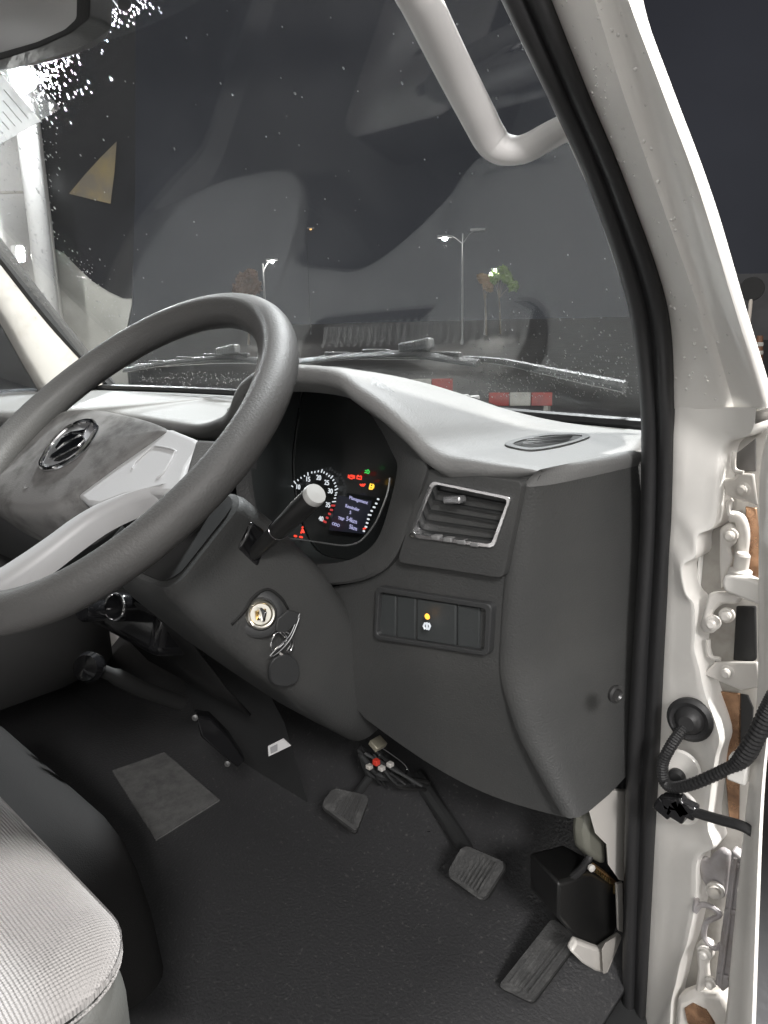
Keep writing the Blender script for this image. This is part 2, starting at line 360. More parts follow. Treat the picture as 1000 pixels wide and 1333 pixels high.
for nm, pts, bp in (('hinge_bracket', [(938, 625), (955, 622), (962, 616), (981, 617), (986, 659), (974, 655), (954, 649), (945, 645)], (967, 637)),
                    ('hinge_bracket', [(915, 878), (931, 862), (986, 862), (990, 895), (966, 900), (939, 889)], (947, 875))):
    b_ = plate(nm, pts, YP+0.006, 0.004, PAINTI, body, 0.002); bolt(b_, *bp, YP+0.006, .0048, PAINTI)
MB().tube(catmull([oY(a, b, YP+.008) for a, b in ((956, 588), (955, 605), (958, 613), (968, 616))], 12), 0.0022, 8).build('bracket_lip', PAINTI, body)
MB().tube(catmull([oY(a, b, YP+.008) for a, b in ((953, 650), (948, 655), (949, 668), (955, 672))], 12), 0.0022, 8).build('bracket_lip', PAINTI, body)
MB().tube(catmull([oY(a, b, YP+.008) for a, b in ((922, 832), (923, 850), (928, 856), (938, 858))], 12), 0.0022, 8).build('bracket_lip', PAINTI, body)
# lower hinge and check strap
low = plate('lower_hinge', [(908, 1124), (913, 1117), (923, 1121), (927, 1113), (938, 1105), (950, 1112), (948, 1140), (944, 1168), (938, 1172), (926, 1168), (912, 1144)], YP+0.004, 0.008, mat('grey_hinge_metal', (0.42, 0.40, 0.41), 0.4, 0.2, mottle=(40, (0.3, 0.27, 0.25), 0.45, 0.75)), body, 0.003)
GH = MATS['grey_hinge_metal']
plate('check_strap', [(952, 1107), (968, 1119), (951, 1284), (941, 1292), (930, 1281), (938, 1215), (946, 1160)], YP-0.006, 0.012, GH, low, 0.002)
for a in (1122, 1183, 1268): plate('strap_rib', [(951-(a-1122)*.12, a), (966-(a-1122)*.12, a+3), (965-(a-1122)*.12, a+9), (950-(a-1122)*.12, a+6)], YP-0.009, 0.004, GH, low, 0.001)
MB().tube(linear([oY(958, 1118, YP-.009), oY(938, 1280, YP-.009)], 3), 0.0018, 8).build('strap_ridge', GH, low)
MB().tube(catmull([oY(a, b, YP) for a, b in ((907, 1170), (905, 1186), (912, 1178), (925, 1180), (937, 1190), (928, 1196), (919, 1202), (917, 1220), (930, 1234), (938, 1230))], 40), 0.0028, 8).build('hinge_spring', GH, low)
plate('hinge_foot', [(905, 1232), (915, 1224), (926, 1230), (928, 1246), (920, 1256), (922, 1280), (912, 1296), (904, 1290), (908, 1262)], YP-0.002, 0.010, PAINTI, low, 0.003)
bolt(low, 931, 1159, YP-0.001, .0062, STEEL); bolt(low, 917, 1240, YP-0.006, .005, STEEL); bolt(low, 925, 1279, YP-0.004, .004, PAINTI)
plate('pillar_step', [(880, 1300), (905, 1290), (940, 1296), (960, 1335), (955, 1430), (870, 1430)], YP-0.004, 0.02, PAINTI, body, 0.006)
MB().lathe(oY(911, 1326, YP-.005), (0, -1, 0.1), [(0.016, 0), (0.015, 0.002), (0, 0.0022)], 7).build('reflection_patch', BROWNREFL, body)
# stepped pressings on the flange
for a, b in ((888, 1000), (886, 1050)): MB().lathe(oY(a, b, YP-.003), (0, -1, 0), [(0.019, 0), (0.017, 0.002), (0.010, 0.001), (0, 0.001)], 24).build('pillar_dimple', PAINT, body)
# front wing and its joint beside the pillar foot
MB().loft([[oY(984, 536, .64), oY(1010, 526, .64)], [oY(983, 552, .642), oY(1010, 543, .642)]]).build('wing_joint', SEALANT, body, solid=0.006)

# door seal: a double bulb of black rubber all down the doorway
sl = catmull(px3(LS, 1, -0.318, 0.028), 90); sr = catmull(px3(LS, 2, -0.290, 0.03), 90)
rows = []
for a, b in zip(sl, sr):
    n_ = V((0.35, -0.93, 0))
    rows.append([a+V((-.006, .035, 0)), a+V((-.003, .004, 0)), a.lerp(b, .05)+n_*.004, a.lerp(b, .16)+n_*.007, a.lerp(b, .30)+n_*.0075, a.lerp(b, .42)+n_*.005, a.lerp(b, .47)+n_*.002, a.lerp(b, .53)+n_*.004, a.lerp(b, .64)+n_*.010,
                 a.lerp(b, .78)+n_*.0125, a.lerp(b, .90)+n_*.010, a.lerp(b, .98)+n_*.005, b+n_*.001, b+V((0, .02, 0))])
MB().loft(rows).build('door_seal', RUBBER, body, angle=70)
# inner pillar trim behind the seal, then the glass
RD = V((0, -0.56, 0.83)).normalized()
def yb(X): return 0.885 - 0.09*max(0, (-X-0.95)/0.6)**2 - 0.012*max(0, (X+0.95)/0.55)**2
def wsp(X, h):
    Xs = X - (X+0.97)*0.13*h
    return V((Xs, yb(X), -0.125)) + RD*h
WN = V((0, 0.83, 0.56)).normalized()
wsg = MB().loft([[wsp(-1.66+1.355*i/40, h) for i in range(41)] for h in (-.10, -.02, .1, .25, .4, .55, .72)]).build('windscreen', GLASSM, body, solid=0.0045, soff=1)
MB().tube([wsp(-1.66+1.33*i/40, -0.004)+V((0, -.004, 0)) for i in range(41)], 0.0085, 8).build('windscreen_gasket', RUBBER, body)
MB().loft([[wsp(-1.66+1.33*i/40, -.005)+V((0, -.004, 0)) for i in range(41)], [wsp(-1.66+1.33*i/40, -.016)+V((0, -.022, -.004)) for i in range(41)], [wsp(-1.66+1.33*i/40, -.035)+V((0, -.028, -.01)) for i in range(41)]]).build('windscreen_trim', DASHD, body, solid=0.004)
tr_ = []
for row in LS[:6]:
    py, px = row[0], row[1]
    g_ = oP(px+10, py, wsp(-.30, .1), WN)-WN*.012; k = max(0.0, (520-py)/520); q_ = oX(px+6, py, -0.318-.028*k)+V((-.002, .012, 0))
    tr_.append([g_+V((.03, .01, 0)), g_, g_.lerp(q_, .5)+V((.02, 0, 0)), q_, q_+V((.03, 0, 0))])
MB().loft(tr_).build('pillar_trim', HEAD, body, solid=0.004)
# left front pillar with the gasket of the glass, and the passenger door beyond it
XL = -1.585
lg = [(-60, 228, 268), (0, 308, 345), (60, 388, 420), (120, 462, 486), (150, 498, 512)]
g1 = [oX(a, b, XL-0.01) for a, b, c_ in lg]; g2 = [oX(a, c_, XL) for a, b, c_ in lg]
rows = [[a+V((-.03, .01, 0)), a, a.lerp(b, .25)+V((.010, -.004, 0)), a.lerp(b, .5)+V((.006, 0, 0)), a.lerp(b, .75)+V((.010, -.004, 0)), b, b+V((-.02, 0, 0))] for a, b in zip(catmull(g1, 16), catmull(g2, 16))]
MB().loft(rows).build('glass_gasket', RUBBER, body, angle=70)
c1 = [(-60, 268), (0, 343), (60, 418), (105, 466), (135, 500)]; c2 = [(-60, 318), (0, 408), (37, 473), (54, 502), (62, 520)]
rows = [[a, a.lerp(b, .12)+V((.006, -.004, 0)), a.lerp(b, .5)+V((.009, -.006, 0)), a.lerp(b, .85)+V((.007, -.004, 0)), b, b+V((-.03, -.002, 0))] for a, b in zip(catmull([oX(x, y, XL) for x, y in c1], 16), catmull([oX(x, y, XL) for x, y in c2], 16))]
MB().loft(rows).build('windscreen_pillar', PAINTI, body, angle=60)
# floor pan, firewall, roof, rear wall and off side of the cab
MB().loft([[V((x, y, z)) for x in (-1.62, -1.2, -0.8, -0.5, -0.315)] for y, z in ((-.9, -.78), (-.2, -.78), (.3, -.78), (.62, -.78), (.72, -.765), (.80, -.70), (.90, -.55), (.94, -.40), (.95, -.20))]).build('floor_pan', MATFL, body, solid=0.01)
MB().box((-.325, .50, -.795), .04, .25, .012).build('sill_trim', DASHD, body, bevel=.004)
MB().box((-0.335, -0.1, -0.86), .025, .75, .045).build('sill_panel', PAINT, body, bevel=.01)
MB().loft([[V((x, y, .53-.03*((x+.95)/.65)**2)) for x in (-1.56, -1.3, -.95, -.6, -.40)] for y in (.46, .2, -.3, -.95)]).build('roof', HEAD, body, solid=0.03, soff=1)
MB().box((-0.385, -.25, .50), .03, .70, .035).build('door_header', PAINT, body, bevel=.012)
MB().box((-0.97, -.97, -.15), .66, .02, .68).build('rear_wall', HEAD, body)
MB().box((-0.32, -.92, -.2), .04, .07, .66).build('rear_pillar', PAINT, body, bevel=.015)
for xw, xm, xf in ((-.262, -.325, -.41), (-1.66, -1.65, -1.62)):
    MB().loft([[V((xw, .70, z)), V((xm, .85, z)), V((xf, 1.02, z))] for z in (-.86, -.5, -.16)]).build('front_wing', PAINT, body, solid=.004)
MB().loft([[V((x, 1.03, z)) for x in (-1.62, -1.3, -.95, -.6, -.41)] for z in (-.86, -.5, -.22)]+[[V((x, yb(x)+.05, -.165)) for x in (-1.62, -1.3, -.95, -.6, -.41)]]).build('front_panel', PAINT, body, solid=.004)
MB().loft([[V((x, yb(x)-.03 if z > -.2 else y, z)) for x in (-1.64, -1.3, -.95, -.6, -.30)] for y, z in ((.84, -.145), (.88, -.30), (.90, -.55), (.93, -.70))]).build('bulkhead', DASHD, body, solid=.004)
MB().loft([[V((-.314, y, z)) for y in (.715, .80, .93)] for z in (-.79, -.5, -.15)]).build('kick_side', DASHD, body, solid=.003)
# kick panel and bare metal seen below the dashboard end
XK = -0.335
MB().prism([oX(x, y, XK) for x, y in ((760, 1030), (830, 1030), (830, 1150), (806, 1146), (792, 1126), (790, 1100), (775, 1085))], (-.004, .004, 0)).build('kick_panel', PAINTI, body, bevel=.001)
MB().prism([oX(x, y, XK-.012) for x, y in ((768, 1062), (784, 1047), (799, 1043), (797, 1070), (790, 1096), (790, 1128), (776, 1120), (766, 1110), (764, 1084))], (-.02, .0, 0)).build('kick_trim', mat('olive_grey_trim', (0.16, 0.16, 0.135), 0.55), body, bevel=.006)
MB().prism([oX(x, y, XK-.004) for x, y in ((744, 1240), (752, 1226), (784, 1238), (812, 1218), (812, 1246), (790, 1269), (775, 1265), (760, 1256))], (-.01, .005, 0)).build('kick_bracket', PAINTI, body, bevel=.003)
MB().prism([oX(x, y, XK+.002) for x, y in ((783, 1236), (800, 1226), (795, 1250), (788, 1268), (785, 1268))], (-.002, .012, 0)).build('kick_bracket', SEALANT, body, bevel=.001)
MB().prism([oX(x, y, XK-.002) for x, y in ((803, 1152), (811, 1150), (812, 1215), (805, 1212))], (-.004, .003, 0)).build('kick_bracket', PAINTI, body, bevel=.001)
# ================================================================== passenger door, seen past the steering wheel
pd = thing('passenger_door', 'closed passenger door with a black window frame across the cab behind the steering wheel', 'van door', (-1.63, .2, -.8))
MB().loft([[V((-1.60, y, z)), V((-1.635, y, z-.03))] for y, z in ((-.7, -.14), (.2, -.14), (.70, -.14))] and
          [[V((x, y, z)) for y in (-.75, -.2, .35, .74)] for x, z in ((-1.64, -.13), (-1.60, -.135), (-1.585, -.16), (-1.60, -.24), (-1.61, -.5), (-1.60, -.78))]).build('door_card', mat('grey_door_card', (0.10, 0.10, 0.10), 0.6, bump=(700, .2)), pd, solid=0.01)
wf = [(-1.606, .765, -.135), (-1.606, .60, .13), (-1.602, .42, .42), (-1.60, -.7, .44)]
MB().tube(linear(wf, 16), 0.017, 10).build('window_frame', RUBBER, pd)
MB().loft([[V((-1.61, -.7, -.15)), V((-1.61, .76, -.15))], [V((-1.607, -.7, .44)), V((-1.607, .42, .43))]]).build('side_window', glass('dark_side_glass', (0.35, 0.36, 0.37)), pd, solid=.004)

# ================================================================== dashboard
dash = thing('dashboard', 'dark grey dashboard with a lit instrument binnacle and square air vent, bright along its top', 'dashboard', (-0.9, .7, -.5))
# front edge of the top pad, left to right
FE = [(-1.60, .43, -.125), (-1.42, .432, -.125), (-1.29, .445, -.125), (-1.225, .49, -.125), (-1.205, .56, -.127)]
FE = [V(p) for p in FE] + [oY(x, y, Y) for x, y, Y in ((168, 537, .630), (220, 545, .65), (262, 550, .655), (290, 541, .63), (303, 528, .575), (312, 505, .553), (325, 489, .545), (345, 479, .54), (384, 474.5, .538), (440, 480, .538), (468, 499, .538), (502, 522, .54), (535, 551, .542), (560, 576, .545), (585, 590, .548), (619, 597, .552), (655, 604, .558), (685, 609, .563), (706, 614, .567))]
NU = 150
fe = catmull(FE, NU)
XR0, XR1 = -1.62, -0.335
# the rear row follows the front one but fans out to the right end
rows = []
def topz(f, X, v):
    zr = -0.128
    base = f.z
    s_ = 1-(v**1.5) if f.z > -0.125 else 1-v
    return zr + (base-zr)*s_
rear = []
for f in fe:
    t = (f.x+1.6)/(1.6-.357)
    Xr = -1.64 + (1.64-.33)*t
    rear.append(V((Xr, yb(Xr)-.012, -0.132)))
top = []
NV = 16
for k in range(NV+1):
    v = k/NV
    row = []
    for f, r_ in zip(fe, rear):
        p = f.lerp(r_, v); hood = max(0, f.z+0.128)
        p.z = -0.132 + (f.z+0.132)*(1-v) + hood*(0.18*math.sin(math.pi*min(1, v*1.0))*(1-v)**0.5)
        p.x = f.x + (r_.x-f.x)*v*v
        row.append(p)
    top.append(row)
# rounded nose: carries the pad over into the face
nf = [min(1, (NU-i)/26) for i in range(NU+1)]
nose = [[p+V((0, dy, dz))*k for p, k in zip(fe, nf)] for dy, dz in ((-.006, -.003), (-.009, -.010), (-.007, -.018), (.012, -.030))]
# right end: carry the pad over the rounded shoulder
def shoulder(row):
    a, b = row[-2], row[-1]
    return row
top_rows = top[::-1] + nose
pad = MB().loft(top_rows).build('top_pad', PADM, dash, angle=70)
# shoulder and end panel on the doorway side: px ridge curve and the far edge hidden behind the seal
ridge = [(706, 614, .567), (696, 634, .566), (688, 660, .567), (680, 700, .568), (672, 760, .570), (667, 820, .573), (665, 880, .576), (676, 925, .580), (690, 965, .584), (716, 1015, .592), (745, 1066, .60)]
rg = catmull([oY(x, y, Y) for x, y, Y in ridge], 40)
upper = top_end = [top[k][-1] for k in range(NV+1)]
far = catmull([V((-.328, .80, -.128)), V((-.324, .765, -.160)), V((-.323, .735, -.22)), V((-.323, .725, -.30)), V((-.323, .72, -.40)), V((-.323, .715, -.50))], 40)
endrows = []
crn = oY(745, 1066, .60)
bot = V((-.322, .71, -.475))
for i in range(41):
    a = rg[i]; b = far[i]
    if i > 32: b = far[32].lerp(bot, (i-32)/8)
    n_ = V((.75, -.65, 0.05))
    m1 = a.lerp(b, .07)+n_*.004; m2 = a.lerp(b, .2)+n_*.0075; m3_ = a.lerp(b, .55)+n_*.007
    endrows.append([a+V((-.012, -.0005, 0)), a+V((-.004, -.001, 0))+n_*.001, m1, m2, m3_, b])
# roll of the top of the end panel into the pad
rowtop = [[top[k][-1] for k in range(NV+1)]]
endrows = endrows[4:]
MB().loft(endrows).build('end_panel', DASH, dash, angle=80)
mb = MB()
tcap = catmull([endrows[0][j] for j in range(6)], NV)
sh_ = [[a.lerp(b, f)+V((.010, -.007, .010))*(4*f*(1-f))*.9 for a, b in zip(rowtop[0], tcap)] for f in (0, .15, .35, .6, .8, 1)]
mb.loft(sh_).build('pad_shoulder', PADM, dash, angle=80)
scr = MB().lathe(oX(800, 903, -.302), (1, -.35, .1), [(.0085, 0), (.0085, .003), (.006, .0042), (.004, .0025), (0, .0025)]).build('panel_screw', mat('dark_screw', (0.05, .05, .05), .3, .4), dash)
# front face below the nose, right of the binnacle, down to the knee edge
def yface(px, py): return 0.552 + 0.012*max(0, (px-560)/140) + 0.014*min(1, max(0, (py-620)/260)) + 0.035*max(0, (py-880)/190)
face = []
LB = catmull([(x, y, 0) for x, y in ((545, 585), (553, 604), (548, 636), (538, 668), (526, 698), (512, 727), (492, 748), (462, 759), (430, 764), (402, 770), (404, 800), (420, 850), (447, 900), (475, 935))], 36)
RB = catmull([(x, y, 0) for x, y, Y in ridge], 120)
for i in range(37):
    v = i/36
    py_r = 618 + (880-618)*v/.62 if v < .62 else 880 + (1066-880)*(v-.62)/.38
    rx = min(RB, key=lambda p: abs(p.y-py_r)).x; a = LB[i]
    row = []
    for k in range(31):
        u = k/30; px = a.x + (rx-a.x)*u; py = a.y + (py_r-a.y)*u
        if v > .62: py += 22*math.sin(math.pi*u)*(v-.62)/.38
        row.append(oY(px, py, yface(px, py) + 0.004))
    face.append([row[0]+V((-.004, .045, 0))]+row)
lip = [[p+V((0, .02, .004)) for p in face[-1]], [p+V((0, .14, .03)) for p in face[-1]]]
MB().loft(face+lip).build('knee_panel', DASH, dash, angle=60)
# vent plate, chrome surround, blades
vp = [(558, 612), (612, 617), (664, 624), (674, 627), (678, 638), (672, 685), (662, 725), (655, 752), (600, 745), (520, 731), (532, 690), (545, 650)]
def faceplate(name, pts, off, th, m, parent, bevel=.002):
    return MB().prism([oY(x, y, yface(x, y)-off) for x, y in pts], (0, th, 0)).build(name, m, parent, bevel=bevel, bseg=3)
def ringplate(name, outer, inner, off, th, m, parent, bevel=.0015):
    n = len(outer); o_ = [oY(x, y, yface(x, y)-off) for x, y in outer]; i_ = [oY(x, y, yface(x, y)-off) for x, y in inner]
    dy = V((0, th, 0))
    return MB().loft([[p+dy for p in o_], o_, i_, [p+dy*1.0 for p in i_]], True).build(name, m, parent, bevel=bevel, bseg=3, angle=30)
def rpx(corners, r, n=5):
    """rounded polygon in image measure"""
    out = []; k = len(corners)
    for i in range(k):
        a = V((*corners[i-1], 0)); b = V((*corners[i], 0)); c_ = V((*corners[(i+1) % k], 0))
        p = b+(a-b).normalized()*r; q = b+(c_-b).normalized()*r
        for t in range(n+1):
            f = t/n; out.append(tuple((p*(1-f)**2+b*2*f*(1-f)+q*f*f)[:2]))
    return out
po = rpx([(554, 610), (680, 627), (655, 753), (517, 732)], 9); pi_ = rpx([(563, 628), (663, 649), (641, 711), (534, 697)], 7)
vent = ringplate('air_vent', po, pi_, .007, .02, DASH, dash)
co = rpx([(561, 625.5), (666, 647), (643, 714), (531, 699.5)], 8); ci = rpx([(565.5, 630.5), (660.5, 650.5), (639, 708), (537, 694.5)], 6)
ringplate('vent_surround', co, ci, .0095, .012, CHROME, vent, .0006)
MB().prism([oY(x, y, yface(x, y)+.022) for x, y in ((545, 615), (690, 635), (665, 735), (515, 715))], (0, .003, 0)).build('vent_back', BLACK, vent)
for k in range(5):
    f = (k+.75)/5.3
    a = V((563+(535-563)*f, 628+(697-628)*f, 0)); b = V((663+(641-663)*f, 649+(711-649)*f, 0))
    A = oY(a.x, a.y, yface(a.x, a.y)+.001); B = oY(b.x, b.y, yface(b.x, b.y)+.001)
    MB().loft([[A+V((0, 0, .001)), B+V((0, 0, .001))], [A+V((0, .018, .006)), B+V((0, .018, .006))], [A+V((0, .018, .004)), B+V((0, .018, .004))], [A+V((0, 0, -.001)), B+V((0, 0, -.001))], [A+V((0, 0, .001)), B+V((0, 0, .001))]]).build('vent_blade', mat('satin_black_blade', (0.022, .023, .023), .35), vent, smooth=False)
tb = oY(592, 650, .553)
MB().box(tb, .0105, .006, .0035, Matrix.Rotation(R(-9), 3, 'Y')).build('vent_tab', mat('satin_silver', (0.55, .55, .56), .25, .8), vent, bevel=.002)
for x, y in ((569, 700), (585, 703), (603, 706), (620, 709)):
    MB().box(oY(x, y-1, yface(x, y)-.006), .0048, .004, .0022, Matrix.Rotation(R(-7), 3, 'Y')).build('vent_clip', mat('grey_clip', (0.2, .2, .2), .5), vent, bevel=.001)
# switch bank
so = rpx([(489, 763), (640, 787), (636, 855), (486, 832)], 9); si = rpx([(493.5, 771), (632, 793), (629, 848), (490, 827)], 6)
sw = ringplate('switch_bank', so, si, .004, .02, DASHD, dash, .0012)
def swp(name, x0, x1, m=GREEN, dy=0.0):
    def T(x): return 772+(x-493)*.152
    def B_(x): return 826+(x-493)*.148
    return faceplate(name, [(x0, T(x0)), (x1, T(x1)), (x1-.6, B_(x1)), (x0-.6, B_(x0))], -.002+dy, .012, m, sw, .0015)
SWM = mat('switch_blank_plastic', (0.045, 0.049, 0.05), .5, bump=(900, .12))
swp('switch_blank', 492, 515.3, SWM); swp('switch_blank', 516.8, 540.8, SWM); fog = swp('fog_switch', 542.8, 593.5, SWM, .001); swp('switch_blank', 595.5, 624.5, SWM)
AMB = emis('amber_light', (1.0, 0.45, 0.05), 0.55); WHT = emis('white_light', (0.85, 0.9, 0.95), 0.22); RED = emis('red_light', (1.0, 0.06, 0.03), 0.32); GRN = emis('green_light', (0.06, 0.9, 0.15), 0.22); YEL = emis('yellow_light', (1.0, 0.55, 0.05), 0.4); LCD = emis('lilac_light', (0.62, 0.62, 1.0), 0.16)
MB().lathe(oY(556.5, 802.5, .556), (0, -1, 0), [(.0032, 0), (.003, .0008), (0, .001)], 14).build('indicator_light', AMB, fog)
def strokes(name, lines, Y, r, m, parent):
    mb = MB()
    for l in lines: mb.tube([oY(x, y, Y) for x, y in l], r, 6)
    return mb.build(name, m, parent)
strokes('lamp_symbol', [[(553.5, 811), (551.5, 815), (553.5, 819)], [(555.8, 810.5), (555.8, 819.5)], [(558, 811), (560, 815), (558, 819.5)]], .5545, .0011, WHT, fog)

# instrument binnacle: bevelled ring, deep recess, lit cluster face
O_ = [(318, 520), (322, 500), (330, 490), (345, 483), (384, 478.5), (438, 484), (480, 508), (516, 544), (545, 578), (556, 604), (549, 634), (540, 662), (528, 696), (514, 726), (494, 746), (462, 758), (420, 762), (380, 762), (340, 750), (318, 700), (308, 620)]
M_ = [(330, 526), (334, 508), (340, 500), (352, 495), (388, 492), (432, 499), (470, 524), (496, 560), (510, 588), (517, 604), (515, 625), (507, 658), (497, 690), (486, 709), (470, 722), (448, 731), (420, 735), (385, 734), (355, 722), (334, 680), (322, 610)]
n_ = 84
oo = catmull([oY(x, y, .541+.008*(y > 640)+.006*max(0, (y-640)/120)) for x, y in O_], n_, True); mm = catmull([oY(x, y, .556+.006*max(0, (y-600)/130)) for x, y in M_], n_, True)
bin_ = MB().loft([[p+V((0, .03, -.0)) for p in oo], oo, [a.lerp(b, .12)+V((0, -.003, 0)) for a, b in zip(oo, mm)], [a.lerp(b, .88)+V((0, -.001, 0)) for a, b in zip(oo, mm)], mm, [p+V((0, .006, 0)) for p in mm]], True).build('instrument_binnacle', DASH, dash, angle=50)
cm = sum(mm, V())/len(mm)
back = [cm+(p-cm)*1.04+V((0, .075, -.008)) for p in mm]
MB().loft([[p+V((0, .005, 0)) for p in mm], [a.lerp(b, .5) for a, b in zip(mm, back)], back], True).build('binnacle_recess', GREEN, bin_, angle=50)
YC = .628
lens = catmull([oY(x, y, YC-.002) for x, y in ((300, 560), (325, 515), (380, 502), (440, 512), (482, 552), (506, 598), (506, 640), (490, 682), (470, 703), (452, 710), (385, 702), (330, 688), (300, 650))], 60, True)
cf = MB().prism([p+V((0, .002, 0)) for p in back], (0, .004, 0)).build('cluster_face', mat('gloss_black_cluster_face', (0.016, .018, .018), .22), bin_)
MB().tube([oY(x, y, .566) for x, y in [tuple(q[:2]) for q in catmull([(372, 701, 0), (395, 703, 0), (440, 709.5, 0), (458, 709, 0), (472, 702, 0), (488, 682, 0), (498, 660, 0), (505, 640, 0), (508, 622, 0)], 40)]], .0011, 8).build('lens_edge', mat('bright_lens_edge', (.45, .46, .46), .15, .8), bin_)
# scale marks and figures of the rev counter
def ticks():
    pts = [(370, 647), (373, 642.5), (377, 638), (380.5, 633), (384, 628), (388, 625), (392, 622), (396.5, 619.5), (401, 617), (406, 615), (410, 614.5), (414.5, 613.5), (419, 613), (422, 615), (425.5, 617), (428.5, 619.5), (432, 621), (434, 625), (436, 629), (437.2, 633), (438, 637), (437.8, 641.5), (437, 644.5), (436.2, 648.5), (435, 653)]
    c_ = V((404, 655, 0)); out = []
    for i, p in enumerate(pts):
        d_ = (V((*p, 0))-c_).normalized(); L = 4.2 if i % 4 == 0 else 2.2
        a = V((*p, 0)); out.append([(a.x-d_.x*L*.5, a.y-d_.y*L*.5), (a.x+d_.x*L*.5, a.y+d_.y*L*.5)])
    return out
strokes('rev_scale', ticks(), YC, .00075, WHT, cf)
strokes('rev_scale', [[(432, 658), (436.5, 658.3)], [(430.5, 663.5), (432.8, 664)], [(428, 668.5), (430.2, 669.5)], [(425, 673.5), (427, 674.5)], [(421, 678), (424.5, 680)]], YC, .0014, mat('dim_red_light', (.05, .01, .01), .4, emit=((0.9, .08, .08), .14)), cf)
RX, UZ = V((1, 0.0, 0.02)), V((0.10, 0, 1))
for s_, x, y in (('10', 388, 634), ('15', 401, 624), ('20', 415, 622), ('25', 425.5, 628.5), ('30', 430, 639.5), ('35', 427, 657.5), ('40', 418, 675.5)):
    text('rev_figures', s_, oY(x, y, YC-.0006), RX, UZ, .0092, WHT, cf)
strokes('fuel_scale', [[(x, y), (x+w_, y+.6)] for x, y, w_ in ((491.5, 649.5, 1.8), (489, 655.2, 1.8), (486, 660, 2.2), (483, 664.8, 1.8), (479.5, 670, 3.5), (478.5, 675.5, 2), (477, 680.5, 2), (475.5, 685.5, 2), (473, 691, 1.6))], YC-.016, .0011, WHT, cf)
strokes('fuel_scale', [[(473, 688.5), (476, 687.5)]], YC-.0165, .001, RED, cf)
# warning lights
strokes('sidelight_symbol', [[(479.5, 611.5), (481, 614), (479.8, 616.5), (477.6, 616), (478.2, 612), (479.5, 611.5)], [(474.8, 615.5), (476.4, 614.8)], [(475.4, 612.6), (476.8, 612.2)]], YC-.006, .0006, GRN, cf)
strokes('brake_symbol', [[(455, 620.5), (457, 618.5), (460, 619), (460.5, 621.5), (458.5, 623.3), (455.8, 622.8), (455, 620.5)], [(458.6, 619.6), (458, 621)], [(454, 618), (453.6, 622)], [(461.6, 619), (461.4, 623)]], YC-.004, .0008, RED, cf)
strokes('battery_symbol', [[(465, 619.8), (471, 621), (470.5, 624), (464.7, 623), (465, 619.8)], [(466, 618.8), (467, 619)], [(469.3, 619.5), (470.3, 619.7)]], YC-.005, .0008, RED, cf)
strokes('oil_symbol', [[(468.8, 630.2), (470.5, 632.3), (473.5, 632.5), (475.4, 630)], [(471, 631), (473, 630.4)]], YC-.005, .0009, RED, cf)
strokes('engine_symbol', [[(481, 636.3), (482.5, 630), (486, 630.4), (484.5, 636.8), (481, 636.3)], [(482, 633.4), (485.3, 633.6)], [(486.6, 631.5), (486, 635.5)]], YC-.007, .0009, YEL, cf)
strokes('belt_symbol', [[(393.5, 687), (394.5, 686)], [(394, 689), (392, 694)], [(394, 689), (396, 693.8)], [(394, 688.6), (394, 693)]], YC-.03, .0011, RED, cf)
strokes('door_symbol', [[(383.5, 697.5), (386, 698.2)], [(390.5, 698.8), (393.5, 699.4)]], YC-.035, .0014, RED, cf)
for s_, x, y, z_ in (('Management', 466.5, 651, .0062), ('Reminder', 458.5, 661, .0062), ('5', 456, 667.3, .0062), ('TRIP', 444, 675.3, .0055), ('54km', 457.5, 677.3, .0085), ('ODO', 437, 683, .0058), ('5km', 459.5, 687, .0080)):
    text('display_text', s_, oY(x, y, YC-.0022), V((1, 0, -.07)), UZ, z_, LCD, cf, .0003, .15)
MB().prism([oY(x, y, YC-.001) for x, y in ((440, 645), (484, 652), (474, 695), (428, 690))], (0, .001, 0)).build('display_screen', mat('dim_blue_screen', (0.018, .02, .027), .25, emit=((.1, .12, .25), .006)), cf)

# side demister in the top pad, and the long demister grille below the glass
from mathutils.bvhtree import BVHTree
PADT = BVHTree.FromPolygons([tuple(v.co) for v in pad.data.vertices], [tuple(p.vertices) for p in pad.data.polygons])
def on_pad(x, y, lift=0.0):
    h = PADT.ray_cast(V((0, 0, 0)), ray(x, y)); p = h[0] if h[0] is not None else oZ(x, y, -.125)
    return p + V((0, 0, lift))
sdo = [(657, 580), (680, 571.5), (712, 566.5), (750, 565.5), (768, 569.5), (748, 577.5), (716, 585), (685, 587.5)]
sdi = [(668, 580), (686, 573.5), (714, 568.8), (748, 568), (758, 570), (744, 576), (714, 583), (688, 585)]
o3 = catmull([on_pad(x, y, .0005) for x, y in sdo], 40, True); i3 = catmull([on_pad(x, y, .0012) for x, y in sdi], 40, True)
sd = MB().loft([[p+V((0, 0, -.003)) for p in o3], [p+V((0, 0, .0014)) for p in o3], [p+V((0, 0, .0008)) for p in i3], [p+V((0, 0, -.0005)) for p in i3]], True).build('side_demister', DASH, dash)
MB().add([p+V((0, 0, -.0003)) for p in i3], [tuple(range(40))]).build('demister_slot', BLACK, sd, solid=.001)
for k in range(4):
    f = (k+.6)/4.4; a = on_pad(672+12*f, 581-8*f+6*f, .0015); a = i3[0].lerp(i3[16], 0)
    A = on_pad(676+6*f*2, 583.5-11*f, .002); B = on_pad(738+9*f, 578-8.5*f, .002)
    MB().loft([[A+V((0, -.0012, 0)), B+V((0, -.0012, 0))], [A+V((0, .0012, .001)), B+V((0, .0012, .001))]]).build('demister_blade', DASHD, sd, solid=.0008)
X0, X1 = -1.04, -.60
def pz(x, y):
    h = PADT.ray_cast(V((x, y, .3)), V((0, 0, -1))); return h[0].z if h[0] is not None else -.13
